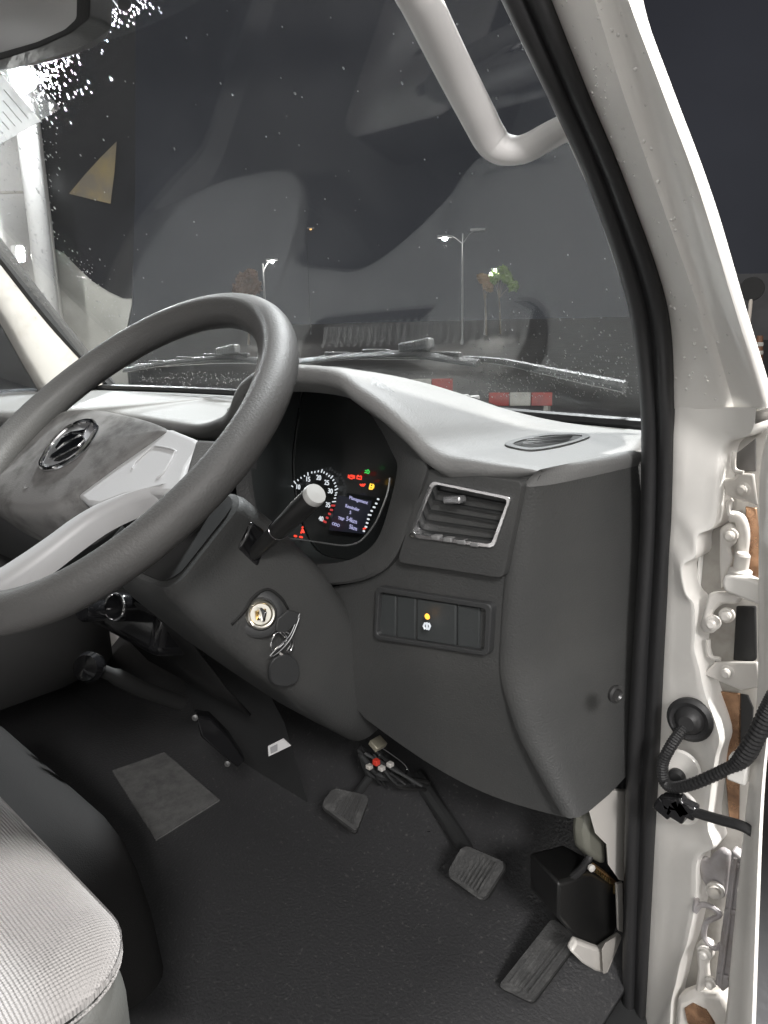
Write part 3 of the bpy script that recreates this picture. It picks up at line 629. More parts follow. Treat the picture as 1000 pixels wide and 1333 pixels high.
tp = [V((p.x, p.y, 0)) for p in rrect(((X0+X1)/2-.01, .785, 0), (1, 0, 0), (0, 1, 0), (X1-X0)/2+.045, .047, .04, 8)]
for p in tp: p.z = pz(p.x, p.y)
gt = MB().loft([[p+V((0, 0, -.004)) for p in tp], [p+V((0, 0, .0022)) for p in tp]], True, True).build('demister_grille', BLACK, dash, smooth=False)
for k in range(27):
    x = X0+(X1-X0)*k/26
    MB().box((x, .776, pz(x, .776)+.0035), .0036, .019, .003, Matrix.Rotation(R(-12), 3, 'Z')).build('grille_bar', mat('grille_bar_plastic', (.24, .24, .24), .6), gt, bevel=.001)
# dash face on the passenger side, under the pad, and the glossy heater panel in the middle
rows = []
for i in range(41):
    f = fe[int(i/40*50)]
    x = f.x
    rows.append([V((x, f.y+.012, -.158)), V((x, f.y+.03, -.172)), V((x, f.y+.03, -.215)), V((x, f.y+.012, -.222)), V((x, f.y+.01, -.30)), V((x, f.y+.05, -.40)), V((x, f.y+.16, -.46))])
MB().loft(rows).build('passenger_face', DASHD, dash, angle=60)
for xa, xb in ((-1.40, -1.16), (-1.12, -.90)):
    vt = MB().box(((xa+xb)/2, .655, -.194), (xb-xa)/2, .006, .020).build('dash_vent', BLACK, dash, bevel=.003)
    for k in range(2): MB().box(((xa+xb)/2, .646, -.187-.013*k), (xb-xa)/2-.004, .004, .0016).build('vent_blade', DASHD, vt)
    MB().box((xa+(xb-xa)*.6, .644, -.194), .003, .005, .018).build('vent_blade', DASHD, vt)
hp_c = oX(155, 800, -1.02)
M_tilt = Matrix.Rotation(R(-18), 3, 'X')
hp = MB().box(hp_c+V((0, .06, 0)), .105, .055, .055, M_tilt).build('heater_panel', GLOSSB, dash, bevel=.016, bseg=4)
kc = oX(144, 795, -1.0)
kn = MB().lathe(kc+V((0, .02, 0)), (.25, -1, .35), [(.021, -.02), (.021, .012), (.017, .018), (.0, .018)], 28).build('heater_knob', GLOSSB, hp)
MB().tube([kc+V((0, .02, 0))+V((.25, -1, .35)).normalized()*.016+(V((1, .25, 0)).normalized()*math.cos(a)+V((-.08, .32, .94)).normalized()*math.sin(a))*.0188 for a in [2*math.pi*k/28 for k in range(28)]], .0019, 8, True).build('knob_ring', CHROME, kn)
MB().lathe(oX(100, 800, -1.02)+V((0, .02, 0)), (.25, -1, .35), [(.016, -.02), (.016, .01), (.013, .015), (.0, .015)], 24).build('heater_knob', GLOSSB, hp)
MB().loft([[V((x, y, z)) for x in (-1.16, -1.10, -.90, -.86)] for y, z in ((.62, -.30), (.56, -.36), (.60, -.46), (.66, -.60), (.70, -.77))]).build('centre_stack', DASHD, dash)

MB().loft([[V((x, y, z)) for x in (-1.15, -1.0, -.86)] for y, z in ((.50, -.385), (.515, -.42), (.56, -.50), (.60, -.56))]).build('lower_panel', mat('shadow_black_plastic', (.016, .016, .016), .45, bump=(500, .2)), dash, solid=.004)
# ================================================================== steering wheel
wc = V((-.6845, .3356, -.1064)); TL = .887
wn_ = V((0, -math.cos(TL), math.sin(TL))); we1 = V((1, 0, 0)); we2 = V((0, math.sin(TL), math.cos(TL)))
wheel = thing('steering_wheel', 'grey steering wheel with silver spokes and a chrome emblem on its dusty pad', 'steering wheel', wc)
def wl(x, y, h=0.0): return wc + we1*x + we2*y + wn_*h
def wp(px, py, h=0.0):
    return oP(px, py, wc+wn_*h, wn_)
rows = []; RAD, TR = .1890, .0172
for i in range(120):
    a = 2*math.pi*i/120; rad = we1*math.cos(a)+we2*math.sin(a); c_ = wc+rad*RAD
    row = []
    for k in range(22):
        b = 2*math.pi*k/22
        rr = TR*(1+.06*math.cos(2*b)) + .0007*math.sin(4*a)*math.cos(b)
        groove = -.0022*math.exp(-((b-2.2)/.22)**2)       # moulded groove on the inner front of the grip
        rr += groove
        row.append(c_+rad*(math.cos(b)*rr*1.0)+wn_*(math.sin(b)*rr*1.08))
    rows.append(row)
rows.append(rows[0])
MB().loft(rows, True).build('rim', LEATHER, wheel, angle=80)
HF = -.012
padpts = [(68, 541), (86, 533), (120, 531), (160, 538), (195, 547), (213, 556), (204, 566), (150, 604), (85, 652), (66, 663), (48, 667), (20, 666), (-10, 656), (-34, 640), (-20, 626), (0, 610), (30, 580)]
pp = catmull([wp(x, y, HF) for x, y in padpts], 96, True)
pc = sum(pp, V())/len(pp)
def shr(k, h, rnd=0): return [pc+(p-pc)*k+wn_*h for p in pp]
rows = [shr(1.0, -.055), shr(1.03, -.025), shr(1.02, -.008), shr(.992, -.0025), shr(.955, .0), shr(.85, .0022), shr(.6, .005), shr(.3, .0068), shr(.04, .0074)]
MB().loft(rows, True, True).build('pad', PAD, wheel, angle=60)
# silver spokes
def wplate(name, pts, h, th, m, parent, bevel=.003, n=0, dome=0):
    P = [wp(x, y, h) for x, y in pts]
    return MB().prism(P, -wn_*th).build(name, m, parent, bevel=bevel, bseg=3)
sp = wplate('spoke', [(212, 557), (224, 558), (254, 570), (262, 577), (243, 606), (234, 637), (222, 641), (190, 640), (160, 645), (128, 657), (112, 655), (100, 645), (150, 604), (205, 567)], HF-.004, .016, SILVER, wheel, .004)
lower_o = catmull([wp(x, y, HF-.010) for x, y in ((232, 632), (205, 645), (170, 657), (130, 676), (95, 700), (60, 727), (25, 752), (-10, 775), (-50, 795))], 30)
lower_i = catmull([wp(x, y, HF-.006) for x, y in ((205, 637), (165, 643), (128, 657), (95, 676), (62, 700), (30, 722), (0, 741), (-30, 757), (-70, 770))], 30)
rows = [[a-wn_*.016 for a in lower_o], lower_o, [a.lerp(b, .15)+wn_*.004 for a, b in zip(lower_o, lower_i)], [a.lerp(b, .6)+wn_*.005 for a, b in zip(lower_o, lower_i)], [b+wn_*.001 for b in lower_i], [b-wn_*.02 for b in lower_i]]
MB().loft(rows).build('lower_spoke', SILVER, wheel, angle=50)
MB().tube(catmull([wp(x, y, HF-.0035) for x, y in ((172, 610), (178, 600), (197, 583), (206, 581), (227, 586), (226, 592), (213, 615), (204, 622))], 40), .0011, 8).build('spoke_moulding', SILVER, sp)
sp2 = wplate('spoke', [(66, 540), (40, 544), (8, 572), (2, 577), (12, 601), (28, 582)], HF-.004, .016, SILVER, wheel, .003)
MB().tube(catmull([wp(x, y, HF-.0035) for x, y in ((30, 580), (20, 577), (21, 573), (44, 554), (58, 552))], 20), .0011, 8).build('spoke_moulding', SILVER, sp2)
wplate('rim_joint', [(254, 570), (290, 572), (300, 582), (262, 640), (234, 640), (243, 606)], HF-.002, .018, LEATHER, wheel, .005)
wplate('rim_joint', [(8, 572), (-8, 560), (-40, 590), (-20, 620), (12, 603)], HF-.004, .018, DASHD, wheel, .005)
# emblem: an oval ring round a slanting double stroke
ec = wp(89.5, 580, HF+.0085)
ring = catmull([wp(x, y, HF+.0085) for x, y in ((54, 605), (58, 595), (70, 575), (88, 558), (106, 550), (119, 549), (125, 557), (121, 568), (108, 586), (90, 600), (74, 608), (60, 610))], 48, True)
em = MB().tube(ring, .0030, 10, True).build('emblem_ring', CHROME, wheel)
MB().add([p-wn_*.001 for p in ring], [tuple(range(48))]).build('emblem_plate', mat('grey_emblem_field', (.22, .22, .225), .3, .3), em, solid=.001)
def ep(pts, m, up): MB().prism([wp(x, y, HF+.0085) for x, y in pts], wn_*up).build('emblem_stroke', m, em, bevel=.0008)
ep([(66, 599), (69, 594), (98, 574), (111, 569), (113, 574), (104, 583), (72, 600)], CHROME, .003)
ep([(70, 601), (103, 584), (108, 579), (112, 573), (108, 583), (98, 592), (78, 601)], GLOSSB, .0015)
ep([(73, 585), (82, 572), (95, 566), (107, 567), (98, 573), (85, 579), (76, 587)], CHROME, .0025)
ep([(83, 569), (94, 563), (112, 560), (118, 553), (110, 567), (96, 565)], mat('smoky_chrome', (.35, .35, .37), .12, 1), .002)
MB().lathe(wp(38, 632, HF+.004), wn_, [(.005, -.002), (.005, .0012), (.003, .0006), (0, .0006)], 14).build('horn_mark', PAD, wheel)

# ================================================================== steering column
colm = thing('steering_column', 'dark grey boxy steering column shroud below the wheel with the ignition lock in it', 'steering column', wc-wn_*.6)
ax = -wn_
def ring_at(s, hw, hu, hd, r=.02, dx=0.0, n=6):
    """section at distance s down the column; hu towards the dashboard, hd towards the driver's knees"""
    c_ = wc + ax*s + we1*dx
    mid = c_ + we2*((hu-hd)/2); return rrect(mid, we1, we2, hw, (hu+hd)/2, r, n)
secs = [(.108, .070, .034, .070, .022), (.109, .078, .040, .076, .022), (.116, .081, .043, .079, .022), (.17, .084, .050, .082, .024), (.25, .085, .055, .080, .026), (.33, .082, .050, .074, .028), (.42, .075, .045, .066, .030), (.485, .066, .040, .056, .030), (.505, .052, .03, .044, .025)]
MB().prism(ring_at(.1065, .072, .036, .071, .022), ax*.001).build('shroud_mouth', BLACK, colm)
MB().lathe(wc+ax*.012, ax, [(.03, .02), (.040, .035), (.045, .06), (.050, .0965), (0, .0965)], 26).build('hub_boss', BLACK, wheel)
rows = [ring_at(*q) for q in secs]
MB().loft(rows, True, True).build('shroud', DASH, colm, angle=50)
def sx_(px, py, lift=0.0, X=-.597): return oX(px, py, X) + V((lift, 0, 0))
# top seam, hollow under the wheel and the lock housing
COLT = BVHTree.FromPolygons([tuple(v.co) for v in colm.children[0].data.vertices], [tuple(p.vertices) for p in colm.children[0].data.polygons])
def on_col(x, y, lift=0.0):
    h = COLT.ray_cast(V((0, 0, 0)), ray(x, y)); p = h[0] if h[0] is not None else oX(x, y, -.597)
    return p + V((1, -.25, .1)).normalized()*lift
ic = on_col(338, 799, 0)
IA = V((.86, -.42, .28)).normalized()
MB().lathe(ic-IA*.01, IA, [(.024, 0), (.024, .0125), (.021, .015), (.017, .0155), (.017, .012), (0, .012)], 28).build('lock_housing', DASHD, colm)
ig = MB().lathe(ic-IA*.004, IA, [(.0152, 0), (.0152, .0125), (.0135, .0142), (.0118, .0135), (.0105, .011), (.0, .011)], 28).build('ignition_lock', mat('brushed_lock_metal', (.6, .58, .52), .3, 1.0), colm)
MB().box(ic+IA*.008, .0016, .0055, .0045).build('key_slot', BRASS, ig)
MB().loft([[on_col(q.x, q.y, .0006) for q in catmull([(300, 812, 0), (316, 795, 0), (328, 776, 0), (348, 765, 0), (366, 776, 0), (376, 792, 0)], 20)],
           [on_col(q.x, q.y, .0006) for q in catmull([(302, 814, 0), (319, 797, 0), (331, 779, 0), (348, 768.5, 0), (364, 779, 0), (374, 794, 0)], 20)]]).build('lock_recess', BLACK, colm, solid=.0006)
# right-hand stalk
stalk = thing('wiper_stalk', 'black wiper stalk with a grey end cap in front of the lit rev counter', 'control stalk', oX(330, 722, -.605))
s0, s1, s2, s3 = oX(322, 728, -.612), oX(345, 707, -.585), oX(378, 675, -.545), oX(409, 645, -.508)
MB().tube(catmull([s0, s1, s2, s3], 18), [.0065]*3+[.0068+.0035*min(1, i/11) for i in range(16)], 20).build('lever', mat('satin_black_plastic', (.018, .018, .018), .3), stalk)
sd_ = (s3-s2).normalized()
MB().lathe(s3-sd_*.002, sd_, [(.0106, 0), (.0104, .004), (.0096, .006), (0, .0068)], 26).build('end_cap', mat('light_grey_cap', (.34, .34, .33), .5), stalk)
MB().tube([s1.lerp(s2, .55)+(V((.2, .9, .3)).normalized()*math.cos(a)+V((-.5, -.2, .9)).normalized()*math.sin(a))*.0095 for a in [2*math.pi*k/20 for k in range(20)]], .0006, 6, True).build('stalk_ring', GLOSSB, stalk)
MB().prism([oX(x, y, -.600) for x, y in ((328, 678), (346, 690), (347, 712), (337, 742), (331, 736), (310, 714))], (-.035, .004, 0)).build('stalk_socket', GLOSSB, colm, bevel=.004)
# bunch of keys hanging from the lock
keys = thing('key_ring', 'key on wire split ring with a dark fob hanging from the ignition lock', 'keys', on_col(365, 868))
k0 = ic+IA*.010
MB().box(k0+IA*.006, .0045, .0015, .006, Matrix.Rotation(R(20), 3, 'Y')).build('key_blade', CHROME, keys, bevel=.0006)
bow = [k0+IA*.012+V(q) for q in ()]
bw = [on_col(x, y, .016) for x, y in ((352, 800), (366, 789), (380, 793), (376, 806), (362, 818), (350, 816))]
MB().prism(bw, V((.003, -.001, 0))).build('key_head', DASHD, keys, bevel=.001)
def loop(pts, r, m, lift): return MB().tube(catmull([on_col(x, y, lift) for x, y in pts], 40, True), r, 8, True).build('split_ring', m, keys)
loop(((347, 842), (346, 830), (352, 820), (359, 818), (365, 824), (364, 832), (354, 840)), .0009, CHROME, .014)
loop(((343, 848), (354, 836), (368, 822), (378, 800), (381, 795), (378, 806), (368, 828), (352, 845)), .0009, CHROME, .017)
loop(((356, 818), (368, 820), (374, 832), (370, 843), (366, 842), (370, 832)), .0008, CHROME, .015)
fb = catmull([on_col(x, y, .006) for x, y in ((352, 853), (366, 848), (380, 856), (384, 872), (380, 884), (364, 890), (347, 884), (345, 866))], 32, True)
MB().prism(fb, V((.007, -.002, .001))).build('fob', DASHD, keys, bevel=.002, bseg=3)
MB().tube(catmull([on_col(x, y, .011) for x, y in ((359, 847), (366, 852), (375, 855), (380, 861))], 10), .0014, 8).build('fob_link', STEEL, keys)

# sticker on the lower column, harness and levers below the dash
tg = MB().prism([oX(x, y, -.70) for x, y in ((349, 971), (369, 961), (379, 970), (350, 984))], (.001, -.001, 0)).build('label_tag', PAPER); adopt(tg, colm); tg['label'] = 'small white barcode label'
for k in range(7):
    x = 353+k*1.25; MB().prism([oX(x, 972.5-k*.6, -.698) for x in (x, x+.6)]+[oX(x+.6, 980-k*.5, -.698), oX(x, 980-k*.5, -.698)], (.0004, 0, 0)).build('barcode', PRINT, tg) if k < 1 else None
MB().prism([oX(x, y, -.698) for x, y in ((352, 973), (361, 968.5), (361, 977), (352.5, 981))], (.0005, 0, 0)).build('barcode_print', PRINT, tg)
wire = thing('wiring_loom', 'tangle of thin dark wires and small connectors below the column shroud', 'wires', oY(492, 985, .70))
random.seed(3)
for k in range(11):
    a = oY(470+random.uniform(-8, 26), 975+random.uniform(-14, 8), .66+random.uniform(0, .05)); b = oY(500+random.uniform(-20, 60), 1010+random.uniform(-5, 22), .72+random.uniform(0, .05))
    m_ = a.lerp(b, .5)+V((random.uniform(-.02, .02), random.uniform(-.02, .02), -.012))
    MB().tube(catmull([a, m_, b], 12), random.choice((.0016, .0025, .004)), 8).build('wire', random.choice((BLACK, RUBBER, GLOSSB, DASHD)), wire)
MB().box(oY(490, 992, .66), .004, .004, .004).build('red_plug', mat('red_plug', (.6, .05, .03), .4), wire, bevel=.001)
for x, y in ((481, 998), (497, 1000), (508, 995)): MB().box(oY(x, y, .665), .004, .004, .003).build('connector', STEEL, wire, bevel=.001)
MB().box(oY(492, 968, .66), .008, .01, .004, Matrix.Rotation(.5, 3, 'Y')).build('bracket', mat('yellowish_plate', (.45, .42, .33), .4, .5), wire, bevel=.001)
lum = MB()
lm = thing('centre_lever', 'dark knob on a lever in the shadow below the centre panel', 'lever', oX(140, 905, -1.0))
c0 = oX(118, 868, -.95); MB().lathe(c0, (.5, -.7, .3), [(.010, -.015), (.018, -.008), (.021, .004), (.017, .014), (0, .017)], 22).build('knob', GLOSSB, lm)
MB().tube(catmull([c0, oX(150, 880, -.95), oX(185, 897, -.95), oX(235, 915, -.96)], 14), [.009]*5+[.012]*10, 14).build('shaft', BLACK, lm)
mat('dark_bolt', (.10, .10, .10), .35, .6)
bk = thing('column_bracket', 'black pedal bracket with bare bolts in the dark under the column', 'bracket', oY(290, 960, .74))
MB().prism([oX(x, y, -.80) for x, y in ((255, 932), (275, 935), (300, 960), (320, 990), (310, 1000), (290, 985), (262, 960))], (-.02, .01, 0)).build('bracket_plate', GLOSSB, bk, bevel=.003)
for x, y in ((254, 934), (296, 994)): MB().lathe(oX(x, y, -.795), (.8, -.6, .2), [(.004, -.003), (.004, .002), (0, .003)], 10).build('bolt_head', MATS['dark_bolt'], bk)

# pedals
def pedal(name, label, pts, zs, arm, m=mat('worn_pedal_rubber', (.05, .05, .05), .42, bump=(300, .4), mottle=(60, (.10, .10, .098), .5, .75)), ribs=6, arm_r=.008, vertical=True):
    P = [oZ(x, y, z) for (x, y), z in zip(pts, zs)]
    c_ = sum(P, V())/len(P)
    n0 = (P[6]-P[1]).cross(P[13]-P[1]).normalized()
    if n0.z < 0: n0 = -n0
    t = thing(name, label, 'pedal', c_)
    MB().prism([p-n0*.006 for p in P], -n0*.008).build('pedal_plate', BLACK, t, bevel=.002)
    pd_ = MB().prism(P, -n0*.010).build('pedal_pad', m, t, bevel=.004, bseg=3)
    rb = MB()
    q = [(P[4*k+1]+P[4*k+2])/2 for k in range(4)]; q = [q[1], q[2], q[3], q[0]]
    for k in range(ribs):
        f = (k+.5)/ribs*.8+.1
        if vertical: a, b = q[0].lerp(q[1], f), q[3].lerp(q[2], f)
        else: a, b = q[0].lerp(q[3], f), q[1].lerp(q[2], f)
        rb.tube([a.lerp(b, .08)+n0*.0008, a.lerp(b, .92)+n0*.0008], .0016, 6)
    rb.build('grip_ribs', m, pd_)
    MB().tube(catmull([oY(x, y, Y) for x, y, Y in arm], 16), arm_r, 10, flat=(V((1, 0, 0)), .7)).build('pedal_arm', DASHD, t)
    return t
pedal('clutch_pedal', 'square ribbed clutch pedal, farthest from the doorway of the three', rpx([(417, 1047), (436, 1024), (482, 1036), (464, 1083)], 7, 3), [-.655]*4+[-.645]*4+[-.65]*4+[-.675]*4, [(455, 1045, .66), (468, 1030, .69), (485, 1005, .73), (498, 975, .76)], ribs=8)
pedal('brake_pedal', 'square ribbed brake pedal in the middle of the three on a bent arm', rpx([(580, 1139), (604, 1098), (660, 1122), (628, 1174)], 9, 3), [-.695]*4+[-.665]*4+[-.665]*4+[-.70]*4, [(618, 1128, .70), (600, 1095, .735), (570, 1050, .77), (545, 1010, .79)], ribs=8, arm_r=.012)
pedal('accelerator_pedal', 'long ridged accelerator pedal standing on the floor nearest the doorway', rpx([(648, 1284), (720, 1194), (755, 1221), (692, 1305)], 6, 3), [-.752]*4+[-.70]*4+[-.70]*4+[-.752]*4, [(735, 1210, .715), (745, 1180, .75), (752, 1150, .80)], ribs=5)
MB_ = thing('brake_switch', 'black pushrod with steel rings hanging beside the brake pedal', 'pedal pushrod', oY(565, 1110, .75))
MB().tube([oY(562, 1080, .755), oY(566, 1108, .748), oY(570, 1138, .74)], [.010, .012, .010], 14).build('rod', GLOSSB, MB_)
for a in (1092, 1105, 1122): MB().tube([oY(563+(a-1080)*.14, a, .753)+V((math.cos(t)*.012, -.003+math.sin(t)*.012, 0)) for t in [2*math.pi*k/16 for k in range(16)]], .0014, 6, True).build('ring', mat('dull_steel', (.35, .35, .36), .3, .9), MB_)
# black control box at the kick panel
ecu = thing('control_box', 'black plastic control box with brass contacts at the kick panel under the dash end', 'electrical box', oX(775, 1180, -.36))
MB().prism([oX(x, y, -.350) for x, y in ((728, 1150), (771, 1136), (806, 1154), (809, 1210), (784, 1240), (750, 1222), (727, 1196))], (-.05, .02, 0)).build('case', mat('satin_black_case', (.010, .010, .010), .4), ecu, bevel=.004)
ct = MB().prism([oX(x, y, -.349) for x, y in ((771, 1133), (776, 1128), (797, 1143), (805, 1150), (803, 1154), (794, 1150))], (-.006, .004, 0)).build('contact_strip', mat('brown_board', (.12, .07, .03), .4), ecu)
for k in range(7):
    MB().box(oX(774.5+k*3.3, 1132.5+k*2.55, -.3475), .001, .001, .0026).build('contact', BRASS, ct)
for x in (800, 808): MB().box(oX(x, 1157, -.347), .0012, .0012, .006).build('contact', BRASS, ct)
MB().tube(catmull([oX(x, y, -.355) for x, y in ((795, 1049), (772, 1068), (765, 1090), (768, 1112), (758, 1130), (740, 1146))], 24), .0045, 10).build('cable', RUBBER, ecu)
MB().lathe(oX(769, 1129, -.347), (1, -.5, .2), [(.004, 0), (.004, .003), (0, .004)], 12).build('terminal', STEEL, ecu)

# ================================================================== seats and the box between them
seat = thing('driver_seat', 'driver seat cushion with a white knit cover over grey vinyl sides', 'van seat', (-.68, -.05, -.78))
def cush(x0, x1, y0, y1, z0, z1, r, name, m, parent, nn=14, sag=.012, **k):
    rows = []
    prof = [(0, 0), (.0, .55), (.12, .86), (.35, .97), (1, 1)]
    def sup(t): return t
    n = 40; mb = MB()
    def loop(z, inset):
        cx, cy = (x0+x1)/2, (y0+y1)/2
        return [p + V((0, 0, z)) for p in rrect((cx, cy, 0), (1, 0, 0), (0, 1, 0), (x1-x0)/2-inset, (y1-y0)/2-inset, max(.01, r-inset*.6), 9)]
    h = z1-z0
    rws = [loop(z0, 0.006), loop(z0+.01, 0)]+[loop(z1-min(h*.8, .05)*(1-math.sin(a)), .05*(1-math.cos(a))) for a in [R(10*i) for i in range(10)]]
    rws += [loop(z1+.002, .10), loop(z1-.004, .16), loop(z1-sag, .20)]
    return mb.loft(rws, True, True).build(name, m, parent, angle=70, **k)
cush(-.92, -.440, -.42, .207, -.58, -.440, .06, 'cushion', VINYL, seat)
kn_ = cush(-.918, -.443, -.42, .211, -.451, -.427, .062, 'knit_cover', KNIT, seat)
MB().tube([p+V((0, 0, -.451)) for p in rrect((-.6805, -.1045, 0), (1, 0, 0), (0, 1, 0), .2365, .3145, .062, 9)], .0011, 8, True).build('cover_hem', KNIT, kn_)
MB().box((-.69, -.15, -.67), .17, .22, .11).build('seat_base', BLACK, seat, bevel=.02)
MB().loft([[V((x, -.36-.10*(z+.4), z)) for x in (-.91, -.87, -.7, -.5, -.46)] for z in (-.40, -.1, .2, .3)]).build('backrest', VINYL, seat, solid=.09)
con = thing('engine_cover', 'dark cloth covered engine box beside the driver seat', 'engine cover', (-.95, .0, -.78))
hb = MB().loft([[p+V((0, 0, z)) for p in rrect((-.965, -.07, 0), (1, 0, 0), (0, 1, 0), .225-i_, .43-i_, .05, 6)] for z, i_ in ((-.79, -.016), (-.70, -.010), (-.64, -.002), (-.60, .006), (-.57, .018), (-.550, .036), (-.540, .055), (-.534, .08), (-.532, .12))], True, True).build('box', CONSOLE, con, angle=60)
ps = thing('passenger_seat', 'passenger seat with a white knit cover beyond the engine box', 'van seat', (-1.4, -.05, -.78))
cush(-1.58, -1.20, -.42, .16, -.60, -.43, .07, 'cushion', CONSOLE, ps)
cush(-1.578, -1.202, -.42, .163, -.442, -.420, .075, 'knit_cover', KNIT, ps)
MB().loft([[V((x, -.36-.10*(z+.4), z)) for x in (-1.58, -1.4, -1.22)] for z in (-.40, -.1, .2, .3)]).build('backrest', CONSOLE, ps, solid=.09)
MB().box((-1.39, -.13, -.69), .17, .24, .095).build('seat_base', BLACK, ps, bevel=.02)

fm = thing('floor_light_patch', 'pale patch of light on the dark floor beyond the engine box, built as a thin slab', 'painted light patch', (-1.1, .57, -.775))
MB().prism([oZ(x, y, -.7675) for x, y in ((146, 1003), (214, 979), (286, 1041), (203, 1093))], (0, 0, -.008)).build('patch_slab', mat('painted_floor_light', (.135, .134, .132), .95, bump=(420, .6), mottle=(45, (.085, .085, .085), .40, .70)), fm)  # paler slab stands in for light falling on the floor
# ================================================================== mirror, grab handle, paper, wipers
mir = thing('rear_view_mirror', 'grey faced rear view mirror in a black frame hanging from the windscreen top', 'mirror', oY(60, 30, .47))
mo = rpx([(-110, 97), (0, 78), (50, 62), (92, 43), (116, 24), (118, -40), (-110, -70)], 6)
mi_ = rpx([(-104, 86), (0, 68), (48, 54), (84, 38), (99, 24), (100, -34), (-104, -60)], 5)
def my(x, y): return oY(x, y, .455-(x-60)*.0002)
MB().loft([[my(x, y)+V((-.01, .03, 0)) for x, y in mo], [my(x, y)+V((0, .012, 0)) for x, y in mo], [my(x, y) for x, y in mo], [my(x, y) for x, y in mi_], [my(x, y)+V((0, .002, 0)) for x, y in mi_]], True).build('frame', RUBBER, mir, angle=30, bevel=.0015)
MB().loft([[my(x, y)+V((-.01, .03, 0)) for x, y in mo], [my(x, y)+V((-.03, .05, 0)) for x, y in mi_]], True, True).build('shell', DASHD, mir)
MB().prism([my(x, y)+V((0, .0015, 0)) for x, y in mi_], (0, .003, 0)).build('mirror_glass', mat('mirror_glass', (.85, .85, .845), .18, .25), mir)
MB().tube([my(10, -30)+V((-.02, .04, .02)), my(10, -60)+V((-.02, .08, .07)), wsp(-.93, .60)+V((0, -.01, 0))], .009, 10).build('stem', DASHD, mir)
gh = thing('grab_handle', 'pale grey angled grab handle on the windscreen pillar', 'grab handle', oY(740, 165, .63))
hpath = [oY(x, y, Y) for x, y, Y in ((520, -75, .412), (536, -20, .435), (549, 5, .448), (590, 88, .497), (622, 150, .534), (638, 180, .552), (652, 193, .560), (672, 196, .568), (690, 191, .578), (715, 177, .60), (752, 158, .635))]
MB().tube(catmull(hpath, 70), [.0139]*30+[.0138-.0028*min(1, max(0, (i-6)/14)) for i in range(41)], 22).build('grip', HANDLEM, gh, angle=80)
MB().lathe(oY(750, 159, .634), (.9, .3, -.1), [(.017, -.004), (.018, .003), (.018, .01), (0, .01)], 20).build('foot', HANDLEM, gh)
ps_ = MB()
WST = BVHTree.FromPolygons([tuple(v.co) for v in wsg.data.vertices], [tuple(p.vertices) for p in wsg.data.polygons])
def on_glass(x, y, lift=0.0):
    h = WST.ray_cast(V((0, 0, 0)), ray(x, y))
    if h[0] is None: return None
    return h[0] + WN*lift
pa = [oP(x, y, wsp(-1.35, .45)-WN*.003, WN) for x, y in ((-70, 30), (2, 97), (53, 158), (-2, 189), (-70, 216))]
paper = MB().prism(pa, WN*.0008).build('paper_sheet', SHEET); tag(paper, 'white printed paper sheet stuck inside the windscreen below the mirror', 'paper')
for k in range(5):
    f = .14+.15*k
    MB().tube([pa[1].lerp(pa[3], f)-WN*.0006+(pa[2]-pa[1])*.08, pa[2].lerp(pa[3], f)-WN*.0006-(pa[2]-pa[1])*.15], .0008, 5).build('print_line', mat('faint_print', (.62, .62, .62), .8), paper)
def wiper(name, label, blade, arm, knob):
    t = thing(name, label, 'windscreen wiper', on_glass(*arm[-1], .03))
    bp_ = catmull([on_glass(x, y, .014) for x, y in blade], 30)
    MB().tube(bp_, .0042, 8, flat=(WN, 1.6)).build('blade', RUBBERW, t)
    MB().tube([p-WN*.006 for p in bp_], .0022, 6).build('rubber_lip', RUBBER, t)
    MB().tube(catmull([on_glass(x, y, .030) for x, y in arm], 24), [.0042]*10+[.0042+.0035*i/14 for i in range(15)], 8).build('arm', RUBBERW, t)
    kx = on_glass(*knob, .024); MB().box(kx, .030, .008, .009, Matrix.Rotation(R(-8), 3, 'Y')).build('clip', RUBBERW, t, bevel=.004)
    for f in (.22, .40, .62, .8):
        p = bp_[int(30*f)]; MB().box(p+WN*.006, .028, .004, .005).build('bridge', RUBBERW, t, bevel=.002)
    return t
wiper('windscreen_wiper', 'wet black wiper behind the binnacle with its arm ending near the door seal', [(382, 477), (430, 472), (480, 469), (530, 468), (570, 474), (616, 481)], [(455, 480), (520, 481), (590, 484), (640, 489), (690, 500), (740, 511), (800, 524)], (530, 464))
wiper('windscreen_wiper', 'wet black wiper seen through the opening of the steering wheel', [(157, 487), (205, 479), (250, 474), (295, 471), (330, 476)], [(160, 488), (210, 486), (270, 483), (310, 482), (340, 484)], (286, 467))
# rain on the outside of the glass
random.seed(11)
rain = MB()
def drop(x, y, s):
    p = on_glass(x, y, .0046)
    if p is None: return
    tx = V((1, 0, 0)); ty = RD
    sx2 = s*random.uniform(.8, 1.25); sy2 = s*random.uniform(.9, 1.7)
    vs = [p+WN*s*.55]; fs = []
    K = 7
    for ring_, (rr, hh) in enumerate(((.55, .45), (.88, .22), (1, 0))):
        for k in range(K):
            a = 2*math.pi*k/K; vs.append(p+tx*math.cos(a)*rr*sx2+ty*math.sin(a)*rr*sy2+WN*s*hh)
    for k in range(K): fs.append((0, 1+k, 1+(k+1) % K))
    for g in range(2):
        for k in range(K): fs.append((1+g*K+k, 1+(g+1)*K+k, 1+(g+1)*K+(k+1) % K, 1+g*K+(k+1) % K))
    rain.add(vs, fs)
G = random.gauss; U = random.uniform
for _ in range(620):
    drop(G(38, 24), G(103, 27), U(.0008, .0021))
for _ in range(230):
    t = U(0, 1); drop(70+130*t+G(0, 9), 70-75*t+G(0, 12), U(.0008, .0017))
for _ in range(300): drop(U(-5, 75), U(160, 400), U(.0007, .0021))
